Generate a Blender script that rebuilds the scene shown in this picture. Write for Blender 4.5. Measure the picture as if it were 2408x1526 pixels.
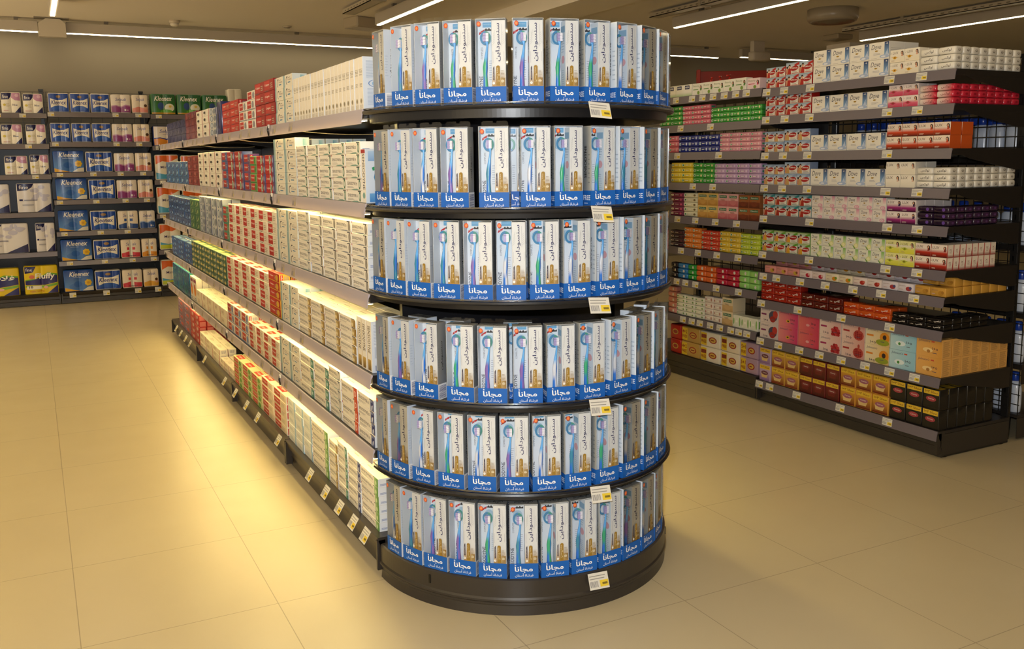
import bpy, bmesh, math, random
from mathutils import Vector, Matrix
random.seed(7)
R = math.radians
for o in list(bpy.data.objects): bpy.data.objects.remove(o)
SC = bpy.context.scene
COL = SC.collection

# ------------------------------------------------------------------ camera, world, exposure, flash
F_PX, YAW, PIT, ROL, CAM_H = 2166.03, .477, .1347, -.0116, 1.4018
fw = Vector((math.sin(YAW)*math.cos(PIT), math.cos(YAW)*math.cos(PIT), -math.sin(PIT)))
r0 = Vector((math.cos(YAW), -math.sin(YAW), 0)); u0 = r0.cross(fw)
rr = r0*math.cos(ROL) + u0*math.sin(ROL); uu = -r0*math.sin(ROL) + u0*math.cos(ROL)
cd = bpy.data.cameras.new('camera'); cam = bpy.data.objects.new('camera', cd); COL.objects.link(cam)
cam.matrix_world = Matrix(((rr.x, uu.x, -fw.x, 0), (rr.y, uu.y, -fw.y, 0), (rr.z, uu.z, -fw.z, CAM_H), (0, 0, 0, 1)))
cd.sensor_fit = 'HORIZONTAL'; cd.sensor_width = 36; cd.lens = F_PX*36/2408
cd.shift_x = .5/2408; cd.shift_y = -88.2/2408
cd.clip_start = .05; cd.clip_end = 80
SC.camera = cam

w = bpy.data.worlds.new('store_air'); SC.world = w; w.use_nodes = True
bg = w.node_tree.nodes['Background']; bg.inputs[0].default_value = (1.0, .79, .49, 1); bg.inputs[1].default_value = 2.2
SC.view_settings.view_transform = 'Standard'; SC.view_settings.look = 'None'
SC.view_settings.exposure = 0; SC.view_settings.gamma = 1; SC.view_settings.use_curve_mapping = False
SC.cycles.transparent_max_bounces = 16
SC.cycles.max_bounces = 7

fl = bpy.data.lights.new('camera_flash', 'AREA'); fl.shape = 'RECTANGLE'; fl.size = .06; fl.size_y = .035
fl.energy = 56; fl.color = (.94, .97, 1.0)
fo = bpy.data.objects.new('camera_flash', fl); COL.objects.link(fo)
fo.matrix_world = Matrix.Translation(uu*.11 - rr*.07) @ cam.matrix_world

LED_CEIL = 15.0      # ceiling strips
LED_SHELF = 32.0     # strips under the shelf fronts
WARM_CEIL = (1.0, .80, .55)
WARM_SHELF = (1.0, .76, .29)

# ------------------------------------------------------------------ colour, materials
def lin(h):
    if isinstance(h, str):
        h = h.lstrip('#'); h = h if len(h) == 6 else ''.join(q*2 for q in h); h = [int(h[i:i+2], 16)/255 for i in (0, 2, 4)]
    return tuple((c/12.92 if c <= .04045 else ((c+.055)/1.055)**2.4) for c in h[:3])

def mat(name, col=None, rough=.5, metal=0, spec=.5, attr=False, emit=None, strength=0):
    m = bpy.data.materials.new(name); m.use_nodes = True
    nt = m.node_tree; b = nt.nodes['Principled BSDF']
    b.inputs['Roughness'].default_value = rough; b.inputs['Metallic'].default_value = metal
    b.inputs['Specular IOR Level'].default_value = spec
    if attr:
        a = nt.nodes.new('ShaderNodeVertexColor'); a.layer_name = 'Col'
        nt.links.new(a.outputs[0], b.inputs['Base Color'])
    elif col is not None:
        b.inputs['Base Color'].default_value = (*lin(col), 1)
    if emit:
        b.inputs['Emission Color'].default_value = (*emit, 1); b.inputs['Emission Strength'].default_value = strength
    return m

M = {}
M['card'] = mat('printed_card', rough=.55, spec=.35, attr=True)
M['film'] = mat('printed_film', rough=.22, spec=.5, attr=True)
M['paint'] = mat('colour_plastic', rough=.3, spec=.5, attr=True)
M['black'] = mat('black_steel', '#17171a', .32, 0, .5)
M['dark'] = mat('dark_steel', '#2b2724', .38, 0, .5)
M['kick'] = mat('brown_black_steel', '#332e29', .3, 0, .5)
M['rail'] = mat('grey_rail_plastic', '#6d656b', .25, 0, .5)
M['wire'] = mat('wire_steel', '#3a3836', .3, .7)
M['chrome'] = mat('bright_wire', '#8c8a86', .18, 1)
M['tube_glow'] = mat('ceiling_strip_light', '#ffffff', .4, emit=(1.0, .81, .50), strength=LED_CEIL)
M['led_glow'] = mat('shelf_strip_light', '#ffffff', .4, emit=WARM_SHELF, strength=LED_SHELF)
M['white'] = mat('white_paint', '#d8d2c6', .5)
M['red'] = mat('header_sign', '#a81f12', .4)

def noise_mix(m, c1, c2, scale, rough=None, bump=0):
    nt = m.node_tree; b = nt.nodes['Principled BSDF']
    tc = nt.nodes.new('ShaderNodeTexCoord'); n = nt.nodes.new('ShaderNodeTexNoise')
    n.inputs['Scale'].default_value = scale; n.inputs['Detail'].default_value = 4
    mx = nt.nodes.new('ShaderNodeMix'); mx.data_type = 'RGBA'
    mx.inputs[6].default_value = (*lin(c1), 1); mx.inputs[7].default_value = (*lin(c2), 1)
    nt.links.new(tc.outputs['Object'], n.inputs['Vector']); nt.links.new(n.outputs[0], mx.inputs[0])
    nt.links.new(mx.outputs[2], b.inputs['Base Color'])
    return nt, b, tc, n, mx

m = M['ceiling'] = mat('ceiling_paint', '#cfc4b2', .85, spec=.2); noise_mix(m, '#f0e6d4', '#f4ebda', 1.2)
m = M['wall'] = mat('wall_paint', '#bfb5a6', .85, spec=.2); noise_mix(m, '#8e8678', '#978f80', 1.5)
# floor: large rectified tiles, thin grey joints
m = M['floor'] = mat('floor_tile', '#cbbd9c', .3, spec=.45)
nt, b, tc, n, mx = noise_mix(m, '#b9aa88', '#c2b492', 2.2)
TX, TY, TA, TB = .032, 2.847, .578, .613
sep = nt.nodes.new('ShaderNodeSeparateXYZ'); nt.links.new(tc.outputs['Object'], sep.inputs[0])
def joint(sock, off, per, half=.0014):
    a = nt.nodes.new('ShaderNodeMath'); a.operation = 'SUBTRACT'; a.inputs[1].default_value = off - per/2
    c = nt.nodes.new('ShaderNodeMath'); c.operation = 'FLOORED_MODULO'; c.inputs[1].default_value = per
    d = nt.nodes.new('ShaderNodeMath'); d.operation = 'SUBTRACT'; d.inputs[1].default_value = per/2
    e = nt.nodes.new('ShaderNodeMath'); e.operation = 'ABSOLUTE'
    f = nt.nodes.new('ShaderNodeMath'); f.operation = 'LESS_THAN'; f.inputs[1].default_value = half
    for p, q in ((sock, a), (a.outputs[0], c), (c.outputs[0], d), (d.outputs[0], e), (e.outputs[0], f)): nt.links.new(p, q.inputs[0])
    return f.outputs[0]
jx = joint(sep.outputs[0], TX, TA); jy = joint(sep.outputs[1], TY, TB)
mxn = nt.nodes.new('ShaderNodeMath'); mxn.operation = 'MAXIMUM'; nt.links.new(jx, mxn.inputs[0]); nt.links.new(jy, mxn.inputs[1])
m2 = nt.nodes.new('ShaderNodeMix'); m2.data_type = 'RGBA'; m2.inputs[7].default_value = (*lin('#95866a'), 1)
nt.links.new(mxn.outputs[0], m2.inputs[0]); nt.links.new(mx.outputs[2], m2.inputs[6]); nt.links.new(m2.outputs[2], b.inputs['Base Color'])
n2 = nt.nodes.new('ShaderNodeTexNoise'); n2.inputs['Scale'].default_value = 5
mr = nt.nodes.new('ShaderNodeMapRange'); mr.inputs[3].default_value = .24; mr.inputs[4].default_value = .40
nt.links.new(tc.outputs['Object'], n2.inputs['Vector']); nt.links.new(n2.outputs[0], mr.inputs[0]); nt.links.new(mr.outputs[0], b.inputs['Roughness'])

def clear_mat(name, tint, base):
    m = bpy.data.materials.new(name); m.use_nodes = True; nt = m.node_tree
    for nd in list(nt.nodes): nt.nodes.remove(nd)
    out = nt.nodes.new('ShaderNodeOutputMaterial'); t = nt.nodes.new('ShaderNodeBsdfTransparent'); g = nt.nodes.new('ShaderNodeBsdfGlossy')
    t.inputs[0].default_value = (*tint, 1); g.inputs['Roughness'].default_value = .06
    fr = nt.nodes.new('ShaderNodeFresnel'); fr.inputs[0].default_value = 1.25
    ad = nt.nodes.new('ShaderNodeMath'); ad.operation = 'MULTIPLY_ADD'; ad.inputs[1].default_value = .8; ad.inputs[2].default_value = base; ad.use_clamp = True
    mxs = nt.nodes.new('ShaderNodeMixShader')
    nt.links.new(fr.outputs[0], ad.inputs[0]); nt.links.new(ad.outputs[0], mxs.inputs[0]); nt.links.new(t.outputs[0], mxs.inputs[1]); nt.links.new(g.outputs[0], mxs.inputs[2])
    nt.links.new(mxs.outputs[0], out.inputs[0])
    return m
M['clear'] = clear_mat('clear_film', (.97, .98, .985), .012)
# translucent price rail
m = M['clear_rail'] = mat('frosted_rail_plastic', '#cdc4cf', .3)
nt = m.node_tree; b = nt.nodes['Principled BSDF']; out = nt.nodes['Material Output']
tl = nt.nodes.new('ShaderNodeBsdfTranslucent'); tl.inputs[0].default_value = (*lin('#c9bcae'), 1)
ms = nt.nodes.new('ShaderNodeMixShader'); ms.inputs[0].default_value = .3
nt.links.new(b.outputs[0], ms.inputs[1]); nt.links.new(tl.outputs[0], ms.inputs[2]); nt.links.new(ms.outputs[0], out.inputs[0])

# ------------------------------------------------------------------ mesh builder
class MB:
    def __init__(s): s.v = []; s.f = []; s.c = []; s.m = []; s.sm = []
    def add(s, pts, cols, mi=0, smooth=False):
        i = len(s.v); s.v += [tuple(p) for p in pts]; s.f.append(list(range(i, i+len(pts))))
        s.c.append(cols if isinstance(cols, list) else [cols]*len(pts)); s.m.append(mi); s.sm.append(smooth)
    def faces(s, pts, faces, col, mi=0, smooth=False):
        i = len(s.v); s.v += [tuple(p) for p in pts]
        for f in faces:
            s.f.append([i+k for k in f])
            s.c.append([col[k] for k in f] if isinstance(col, list) else [col]*len(f)); s.m.append(mi); s.sm.append(smooth)
    def box(s, x0, x1, y0, y1, z0, z1, col=(.5, .5, .5), mi=0, bev=0, seg=1):
        if bev <= 0:
            p = [(x0,y0,z0),(x1,y0,z0),(x1,y1,z0),(x0,y1,z0),(x0,y0,z1),(x1,y0,z1),(x1,y1,z1),(x0,y1,z1)]
            s.faces(p, [(0,3,2,1),(4,5,6,7),(0,1,5,4),(1,2,6,5),(2,3,7,6),(3,0,4,7)], col, mi)
        else:
            bm = bmesh.new(); bmesh.ops.create_cube(bm, size=1)
            for v in bm.verts: v.co = Vector(((x0+x1)/2+v.co.x*(x1-x0), (y0+y1)/2+v.co.y*(y1-y0), (z0+z1)/2+v.co.z*(z1-z0)))
            bmesh.ops.bevel(bm, geom=bm.edges[:], offset=bev, segments=seg, profile=.5, affect='EDGES')
            bm.verts.index_update()
            s.faces([v.co[:] for v in bm.verts], [[v.index for v in f.verts] for f in bm.faces], col, mi, seg > 1); bm.free()
    def prism(s, prof, y0, y1, col, mi=0, axis='y', smooth=False):
        n = len(prof)
        mk = (lambda a, b, t: (a, t, b)) if axis == 'y' else (lambda a, b, t: (t, a, b))
        p = [mk(a, b, y0) for a, b in prof] + [mk(a, b, y1) for a, b in prof]
        fs = [(i, (i+1) % n, n+(i+1) % n, n+i) for i in range(n)] + [tuple(range(n))[::-1], tuple(range(n, 2*n))]
        s.faces(p, fs, col, mi, smooth)
    def loft(s, rings, col, mi=0, smooth=True, cap=True):
        n = len(rings[0]); p = [q for r in rings for q in r]; fs = []
        for k in range(len(rings)-1):
            for i in range(n): fs.append((k*n+i, k*n+(i+1) % n, (k+1)*n+(i+1) % n, (k+1)*n+i))
        if cap: fs += [tuple(range(n))[::-1], tuple(range((len(rings)-1)*n, len(rings)*n))]
        s.faces(p, fs, col, mi, smooth)
    def tube(s, path, r, n=6, col=(.5, .5, .5), mi=0):
        path = [Vector(p) for p in path]; rings = []
        for i, p in enumerate(path):
            d = (path[min(i+1, len(path)-1)]-path[max(i-1, 0)]).normalized()
            a = d.cross(Vector((0, 0, 1)) if abs(d.z) < .9 else Vector((1, 0, 0))).normalized(); b2 = d.cross(a)
            rings.append([tuple(p+a*r*math.cos(t*2*math.pi/n)+b2*r*math.sin(t*2*math.pi/n)) for t in range(n)])
        s.loft(rings, col, mi)
    def mesh(s, name, mats):
        me = bpy.data.meshes.new(name); me.from_pydata(s.v, [], s.f)
        for m_ in mats: me.materials.append(M[m_])
        ca = me.color_attributes.new('Col', 'FLOAT_COLOR', 'CORNER')
        buf = [x for fc in s.c for c in fc for x in (c[0], c[1], c[2], 1.0)]
        ca.data.foreach_set('color', buf)
        me.polygons.foreach_set('material_index', s.m); me.polygons.foreach_set('use_smooth', s.sm)
        me.update(); return me
    def build(s, name, mats, parent=None, loc=(0, 0, 0), rz=0):
        return obj(name, s.mesh(name, mats), parent, loc, rz)

def obj(name, me, parent=None, loc=(0, 0, 0), rz=0):
    o = bpy.data.objects.new(name, me); COL.objects.link(o); o.parent = parent; o.location = loc; o.rotation_euler = (0, 0, rz)
    return o
def tag(o, label=None, cat=None, group=None, kind=None):
    if label: o['label'] = label
    if cat: o['category'] = cat
    if group: o['group'] = group
    if kind: o['kind'] = kind
    return o
def empty(name, loc=(0, 0, 0), rz=0):
    o = obj(name, None, None, loc, rz); o.empty_display_size = .05; return o

# ------------------------------------------------------------------ writing
FORMS = {'ا': 'ﺍﺎﺍﺎ', 'أ': 'ﺃﺄﺃﺄ', 'ب': 'ﺏﺐﺑﺒ', 'ت': 'ﺕﺖﺗﺘ', 'ج': 'ﺝﺞﺟﺠ', 'خ': 'ﺥﺦﺧﺨ', 'د': 'ﺩﺪﺩﺪ', 'ر': 'ﺭﺮﺭﺮ', 'س': 'ﺱﺲﺳﺴ',
 'ش': 'ﺵﺶﺷﺸ', 'ص': 'ﺹﺺﺻﺼ', 'ع': 'ﻉﻊﻋﻌ', 'ف': 'ﻑﻒﻓﻔ', 'ق': 'ﻕﻖﻗﻘ', 'ك': 'ﻙﻚﻛﻜ', 'ل': 'ﻝﻞﻟﻠ', 'م': 'ﻡﻢﻣﻤ', 'ن': 'ﻥﻦﻧﻨ', 'و': 'ﻭﻮﻭﻮ', 'ي': 'ﻱﻲﻳﻴ', 'ى': 'ﻯﻰﻯﻰ', 'ة': 'ﺓﺔﺓﺔ', 'ه': 'ﻩﻪﻫﻬ', 'ﻻ': 'ﻻﻼﻻﻼ'}
RJ = set('اأدروةىﻻ')
def arab(t):
    if not any(c in FORMS for c in t): return t
    t = t.replace('لا', 'ﻻ'); out = []
    for i, c in enumerate(t):
        if c not in FORMS: out.append(c); continue
        pj = i > 0 and t[i-1] in FORMS and t[i-1] not in RJ
        nj = c not in RJ and i+1 < len(t) and t[i+1] in FORMS
        out.append(FORMS[c][3 if pj and nj else 1 if pj else 2 if nj else 0])
    return ''.join(reversed(out))
_TX = {}
def glyphs(s, bold):
    k = (s, bold)
    if k not in _TX:
        c = bpy.data.curves.new('lettering', 'FONT'); c.body = arab(s); c.resolution_u = 2; c.offset = bold
        o = bpy.data.objects.new('lettering', c); COL.objects.link(o)
        dg = bpy.context.evaluated_depsgraph_get(); dg.update()
        ev = o.evaluated_get(dg); me = ev.to_mesh()
        p = [(v.co.x, v.co.y) for v in me.vertices]; f = [list(q.vertices) for q in me.polygons]
        ev.to_mesh_clear(); bpy.data.objects.remove(o); bpy.data.curves.remove(c)
        x0 = min(a for a, _ in p); x1 = max(a for a, _ in p); y0 = min(b for _, b in p); y1 = max(b for _, b in p)
        _TX[k] = ([((a-x0)/(x1-x0), (b-y0)/(y1-y0)) for a, b in p], f)
    return _TX[k]

class CV:
    """a flat printed face: fractions of its width and height"""
    def __init__(s, mb, o, ux, uy, n, w, h, mi=0, eps=.00012, warp=None, cut=0):
        s.mb = mb; s.o = Vector(o); s.ux = Vector(ux); s.uy = Vector(uy); s.n = Vector(n); s.w = w; s.h = h; s.mi = mi; s.k = 0; s.eps = eps; s.warp = warp; s.cut = cut
    def P(s, u, v):
        p = s.o + s.ux*(u*s.w) + s.uy*(v*s.h) + s.n*(s.eps*s.k)
        if s.warp: p = p + s.n*s.warp(u, v)
        return tuple(p)
    def raw(s, pts, cols):
        s.mb.add([s.P(*p) for p in pts], cols, s.mi, s.warp is not None)
    def poly(s, pts, col, step=True):
        if step: s.k += 1
        cols = [lin(c) for c in col] if isinstance(col, list) else [lin(col)]*len(pts)
        if not s.cut: s.raw(pts, cols); return
        ks = range(int(math.floor(min(p[0] for p in pts)*s.cut)), int(math.floor(max(p[0] for p in pts)*s.cut-1e-9))+1)
        for k in ks:
            q = list(zip(pts, cols))
            for lim, sg in ((k/s.cut, 1), ((k+1)/s.cut, -1)):
                r = []
                for i in range(len(q)):
                    (a, ca), (b2, cb) = q[i], q[(i+1) % len(q)]
                    da, db = (a[0]-lim)*sg, (b2[0]-lim)*sg
                    if da >= 0: r.append((a, ca))
                    if da*db < 0:
                        t = da/(da-db); r.append(((a[0]+(b2[0]-a[0])*t, a[1]+(b2[1]-a[1])*t), tuple(x+(y-x)*t for x, y in zip(ca, cb))))
                q = r
                if len(q) < 3: break
            if len(q) >= 3: s.raw([p for p, _ in q], [c for _, c in q])
    def rect(s, x0, y0, x1, y1, col): s.poly([(x0, y0), (x1, y0), (x1, y1), (x0, y1)], col)
    def gv(s, x0, y0, x1, y1, ca, cb): s.poly([(x0, y0), (x1, y0), (x1, y1), (x0, y1)], [ca, ca, cb, cb])     # ca bottom, cb top
    def gh(s, x0, y0, x1, y1, ca, cb): s.poly([(x0, y0), (x1, y0), (x1, y1), (x0, y1)], [ca, cb, cb, ca])
    def ell(s, cx, cy, rx, ry, col, n=14, rot=0, a0=0, a1=360):
        pts = []
        for i in range(n):
            t = R(a0+(a1-a0)*i/(n if a1-a0 == 360 else n-1)); x, y = rx*math.cos(t)*s.w, ry*math.sin(t)*s.h
            pts.append((cx+(x*math.cos(rot)-y*math.sin(rot))/s.w, cy+(x*math.sin(rot)+y*math.cos(rot))/s.h))
        s.poly(pts, col)
    def ring(s, cx, cy, rx, ry, th, col, n=14, a0=0, a1=360):
        s.k += 1
        for i in range(n):
            a, b2 = R(a0+(a1-a0)*i/n), R(a0+(a1-a0)*(i+1)/n)
            f = lambda t, k: (cx+rx*k*math.cos(t), cy+ry*k*math.sin(t))
            s.poly([f(a, 1-th), f(b2, 1-th), f(b2, 1), f(a, 1)], col, False)
    def line(s, x0, y0, x1, y1, t, col):
        dx, dy = (x1-x0)*s.w, (y1-y0)*s.h; L = math.hypot(dx, dy) or 1; nx, ny = -dy/L*t/2/s.w, dx/L*t/2/s.h
        s.poly([(x0+nx, y0+ny), (x0-nx, y0-ny), (x1-nx, y1-ny), (x1+nx, y1+ny)], col)
    def lines(s, x0, y0, x1, y1, n, col, fill=.45):
        s.k += 1; st = (y1-y0)/n
        for i in range(n):
            xe = x1-(x1-x0)*random.random()*.35
            s.poly([(x0, y0+st*i), (xe, y0+st*i), (xe, y0+st*(i+fill)), (x0, y0+st*(i+fill))], col, False)
    def bars(s, x0, y0, x1, y1, n, col):
        s.k += 1; st = (x1-x0)/n
        for i in range(n): s.poly([(x0+st*i, y0), (x0+st*(i+.3+.35*random.random()), y0), (x0+st*(i+.3+.35*random.random()), y1), (x0+st*i, y1)], col, False)
    def text(s, t, x0, y0, x1, y1, col, rot=0, bold=0, slant=0):
        s.k += 1; p, f = glyphs(t, bold)
        if rot == 0: q = [(x0+(a+slant*(b2-.5))*(x1-x0), y0+b2*(y1-y0)) for a, b2 in p]
        elif rot == 90: q = [(x1-b2*(x1-x0), y0+a*(y1-y0)) for a, b2 in p]
        elif rot == 180: q = [(x1-a*(x1-x0), y1-b2*(y1-y0)) for a, b2 in p]
        else: q = [(x0+b2*(x1-x0), y1-a*(y1-y0)) for a, b2 in p]
        if s.cut:
            for g in f: s.poly([q[i] for i in g], col, False)
        else:
            s.mb.faces([s.P(*a) for a in q], f, lin(col), s.mi)

def canvases(mb, w, d, h, mi=0, r=0):
    """front (-y), right (+x), left (-x), top of a box w x d x h whose bottom centre front is the origin"""
    return {'f': CV(mb, (-w/2+r, 0, r), (1,0,0), (0,0,1), (0,-1,0), w-2*r, h-2*r, mi),
            'r': CV(mb, (w/2, r, r), (0,1,0), (0,0,1), (1,0,0), d-2*r, h-2*r, mi),
            'l': CV(mb, (-w/2, d-r, r), (0,-1,0), (0,0,1), (-1,0,0), d-2*r, h-2*r, mi),
            't': CV(mb, (-w/2+r, r, h), (1,0,0), (0,1,0), (0,0,1), w-2*r, d-2*r, mi)}
_MC = {}
def carton(key, w, d, h, base, art, kind='card', r=.0012, seg=1):
    k = (key, round(w, 4), round(d, 4), round(h, 4))
    if k not in _MC:
        mb = MB(); mb.box(-w/2, w/2, 0, d, 0, h, lin(base), 0, r, seg)
        art(canvases(mb, w, d, h, 0, r if seg > 1 else 0))
        _MC[k] = mb.mesh('carton', [kind])
    return _MC[k]
def wrapped(key, w, d, h, base, endc, art):
    """soap bar in a paper or film wrapper: pillow body with pinched ends"""
    k = (key, round(w, 4), round(d, 4), round(h, 4))
    if k not in _MC:
        mb = MB(); st = [(-.5, .62), (-.5+.03, .88), (-.5+.09, 1), (.5-.09, 1), (.5-.03, .88), (.5, .62)]
        rings = []
        for fx, sc in st:
            ring = []
            for i in range(16):
                t = 2*math.pi*(i+.5)/16; c, s_ = math.cos(t), math.sin(t)
                q = lambda x: math.copysign(abs(x)**.42, x)
                ring.append((fx*w, d/2+q(c)*d/2*sc*1.0, h/2+q(s_)*h/2*sc))
            rings.append(ring)
        n = 16; pts = [p for r_ in rings for p in r_]; b0 = base[0] if isinstance(base, tuple) else base; cols = [lin(b0) if 1 <= i//n <= 4 else lin(endc) for i in range(len(pts))]
        if isinstance(base, tuple): cols = [lin(base[0]) if i//n < 3 else lin(base[1]) for i in range(len(pts))]
        fs = []
        for a in range(len(rings)-1):
            for i in range(n): fs.append((a*n+i, a*n+(i+1) % n, (a+1)*n+(i+1) % n, (a+1)*n+i))
        fs += [tuple(range(n))[::-1], tuple(range((len(rings)-1)*n, len(rings)*n))]
        mb.faces(pts, fs, cols, 0, True)
        art({'f': CV(mb, (-w*.4, -.0004, h*.12), (1,0,0), (0,0,1), (0,-1,0), w*.8, h*.76, 0), 'r': CV(mb, (w/2, d*.2, h*.2), (0,1,0), (0,0,1), (1,0,0), d*.6, h*.6, 0)})
        _MC[k] = mb.mesh('wrapper', ['film'])
    return _MC[k]

# ------------------------------------------------------------------ room
FX0, FX1, FY0, FY1, CEIL = -3.2, 14.5, -3.0, 11.0, 2.9
def shell(name, x0, x1, y0, y1, z0, z1, m_):
    mb = MB(); mb.box(x0, x1, y0, y1, z0, z1); return tag(mb.build(name, [m_]), kind='structure')
shell('floor', FX0, FX1, FY0, FY1, -.08, 0, 'floor')
shell('ceiling', FX0, FX1, FY0, FY1, CEIL, CEIL+.1, 'ceiling')
shell('wall_back', FX0, FX1, FY1-.02, FY1+.1, 0, CEIL, 'wall')
shell('wall_right', FX1, FX1+.1, FY0, FY1, 0, CEIL, 'wall')
shell('wall_front_unseen', FX0, FX1, FY0-.1, FY0, 0, CEIL, 'wall')  # unseen wall, added to block ambient light from the camera side
shell('beam_cross', 9.6, FX1, 8.9, 9.3, CEIL-.10, CEIL, 'ceiling')
shell('beam_along', 4.25, 4.75, FY0, 9.35, CEIL-.14, CEIL, 'ceiling')

def strip_light(x0, y0, x1, y1, label, group='linear strip lights on the ceiling'):
    L = math.hypot(x1-x0, y1-y0); a = math.atan2(y1-y0, x1-x0)
    e = tag(empty('linear_light', ((x0+x1)/2, (y0+y1)/2, CEIL), a), label, 'ceiling light', group)
    mb = MB(); mb.prism([(-.034, -.135), (-.034, -.035), (-.028, -.03), (.028, -.03), (.034, -.035), (.034, -.135)], -L/2, L/2, lin('#b4aa9a'), 0, 'x'); mb.build('housing', ['paint'], e)
    mb = MB(); mb.box(-L/2+.004, L/2-.004, -.018, .018, -.141, -.1352); mb.build('diffuser', ['tube_glow'], e)
    for t in (-.42, 0, .42):
        mb = MB(); mb.box(t*L-.02, t*L+.02, -.02, .02, -.031, 0, lin('#6d665c')); mb.build('mounting_bracket', ['paint'], e)
strip_light(.28, 4.6, .28, 9.55, 'white strip light running toward the tissue shelves, ending beside a junction box')
strip_light(3.17, 3.2, 3.17, 8.95, 'long white strip light ending above the top packs of the rounded display')
strip_light(6.05, 2.6, 6.05, 7.95, 'white strip light emerging over the far side of the rounded display')
strip_light(8.75, 2.4, 8.75, 7.95, 'white strip light above the stacked white soap bars')
strip_light(-2.2, 10.72, .17, 10.72, 'short strip light along the back wall, before the white box')
strip_light(.43, 10.72, 5.2, 10.72, 'longest strip light along the back wall, above the tissue packs')
strip_light(5.9, 10.02, 8.35, 10.02, 'strip light by the back wall, ending above the red panel')
strip_light(8.58, 9.83, 11.2, 9.83, 'strip light by the back wall, beside the emergency lamp')
strip_light(-2.6, -1.5, -2.6, 8.5, 'strip light over the neighbouring aisle')
strip_light(3.17, -2.6, 3.17, 2.4, 'strip light over the entrance end of the main aisle')
strip_light(.28, -2.6, .28, 3.9, 'strip light over the entrance end of the toothpaste aisle')

def small(name, label, cat, build, mats, loc=(0, 0, 0), rz=0, group=None):
    mb = MB(); build(mb); return tag(mb.build(name, mats, None, loc, rz), label, cat, group)
def emer(mb): mb.box(-.16, .16, -.05, .05, -.17, -.0, lin('#cfc6b4'), 0, .02, 2); mb.box(-.13, .13, -.052, -.045, -.15, -.06, lin('#e8e2d2'), 0)
e = tag(empty('junction_box', (.30, 10.66, CEIL)), 'white box where the two wall strip lights meet', 'junction box')
mb = MB(); mb.prism([(-.125, -.19), (.125, -.19), (.125, -.06), (.075, -.012), (-.055, -.012), (-.125, -.06)], -.05, .05, lin('#c3b8a4')); mb.build('cover', ['paint'], e)
mb = MB(); mb.tube([(-.10, .0, -.05), (-.07, 0, -.02), (-.03, 0, -.028), (0, 0, 0)], .006, 6, lin('#5a1d16')); mb.build('cable', ['paint'], e)
mb = MB(); mb.box(-.16, .16, -.07, .07, -.008, 0, lin('#8a8172')); mb.build('mounting_plate', ['paint'], e)
def lathe(mb, prof, col, n=24, mi=0, cx=0, cy=0, sx=1, sy=1):
    mb.loft([[(cx+r_*sx*math.cos(2*math.pi*i/n), cy+r_*sy*math.sin(2*math.pi*i/n), z) for i in range(n)] for r_, z in prof], col, mi)
e = tag(empty('smoke_detector', (1.44, 10.35, CEIL)), 'round white smoke detector on the ceiling above the wall light', 'smoke detector')
mb = MB(); lathe(mb, [(.055, 0), (.055, -.022), (.048, -.028)], lin('#cdbfa8')); mb.build('mounting_base', ['paint'], e)
mb = MB(); lathe(mb, [(.044, -.028), (.044, -.045), (.03, -.06), (.002, -.064)], lin('#d9cfbd')); mb.build('sensor_head', ['paint'], e)
e = tag(empty('ceiling_vent', (2.60, 10.3, CEIL)), 'small round ceiling vent between detector and rounded display', 'vent')
mb = MB(); lathe(mb, [(.05, 0), (.05, -.012), (.04, -.016)], lin('#b8ab92')); mb.build('collar', ['paint'], e)
mb = MB(); lathe(mb, [(.035, -.016), (.03, -.022), (.002, -.024)], lin('#8f8470')); mb.build('grille', ['paint'], e)
small('ceiling_box', 'flat beige box on the ceiling beside the strip light end', 'box', lambda mb: mb.box(-.17, .17, -.12, .12, -.11, 0, lin('#a89a82'), 0, .012), ['paint'], (3.18, 9.45, CEIL), .35)
small('access_cover', 'flat beige ceiling cover above the boxes with blue bands', 'cover', lambda mb: mb.box(-.13, .13, -.13, .13, -.06, 0, lin('#a99a7e'), 0, .01), ['paint'], (8.9, 8.45, CEIL))
e = tag(empty('emergency_lamp', (8.42, 9.29, CEIL)), 'white emergency lamp hanging at the wall strip light end', 'emergency lamp')
mb = MB(); mb.box(-.15, .15, -.06, .06, -.25, -.13, lin('#cfc4b0'), 0, .03, 2); mb.build('lamp_body', ['paint'], e)
mb = MB(); mb.box(-.13, .06, -.035, .035, -.14, 0, lin('#cfc4b0'), 0, .006); mb.build('bracket', ['paint'], e)
e = tag(empty('ceiling_diffuser', (7.35, 7.05, CEIL)), 'large round air diffuser between the two right hand strip lights', 'air diffuser')
mb = MB(); lathe(mb, [(.25, 0), (.25, -.09), (.23, -.12)], lin('#a79a84'), 36); mb.build('collar', ['paint'], e)
mb = MB(); lathe(mb, [(.22, -.105), (.21, -.13), (.16, -.12), (.14, -.138), (.08, -.128), (.06, -.142), (.002, -.14)], lin('#8d8170'), 36); mb.build('grille', ['paint'], e)
def tray(x, y0, y1, label):
    e = tag(empty('cable_tray', (x, (y0+y1)/2, CEIL)), label, 'cable tray', 'perforated trays beside the strip lights')
    L = (y1-y0)/2; mb = MB(); mb.box(-.06, .06, -L, L, -.062, -.055, lin('#b3a78f')); mb.box(-.06, -.055, -L, L, -.062, -.02, lin('#b8ac96')); mb.box(.055, .06, -L, L, -.062, -.02, lin('#b8ac96'))
    n = int((y1-y0)/.09)
    for i in range(n): mb.box(-.0605, -.055, -L+.02+i*.09, -L+.06+i*.09, -.046, -.036, lin('#6a6152'))
    mb.build('trough', ['paint'], e)
    for t in (-.7, 0, .7):
        mb = MB(); mb.box(-.065, .065, t*L-.02, t*L+.02, -.07, 0, lin('#a59a84')); mb.build('hanger', ['paint'], e)
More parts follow.
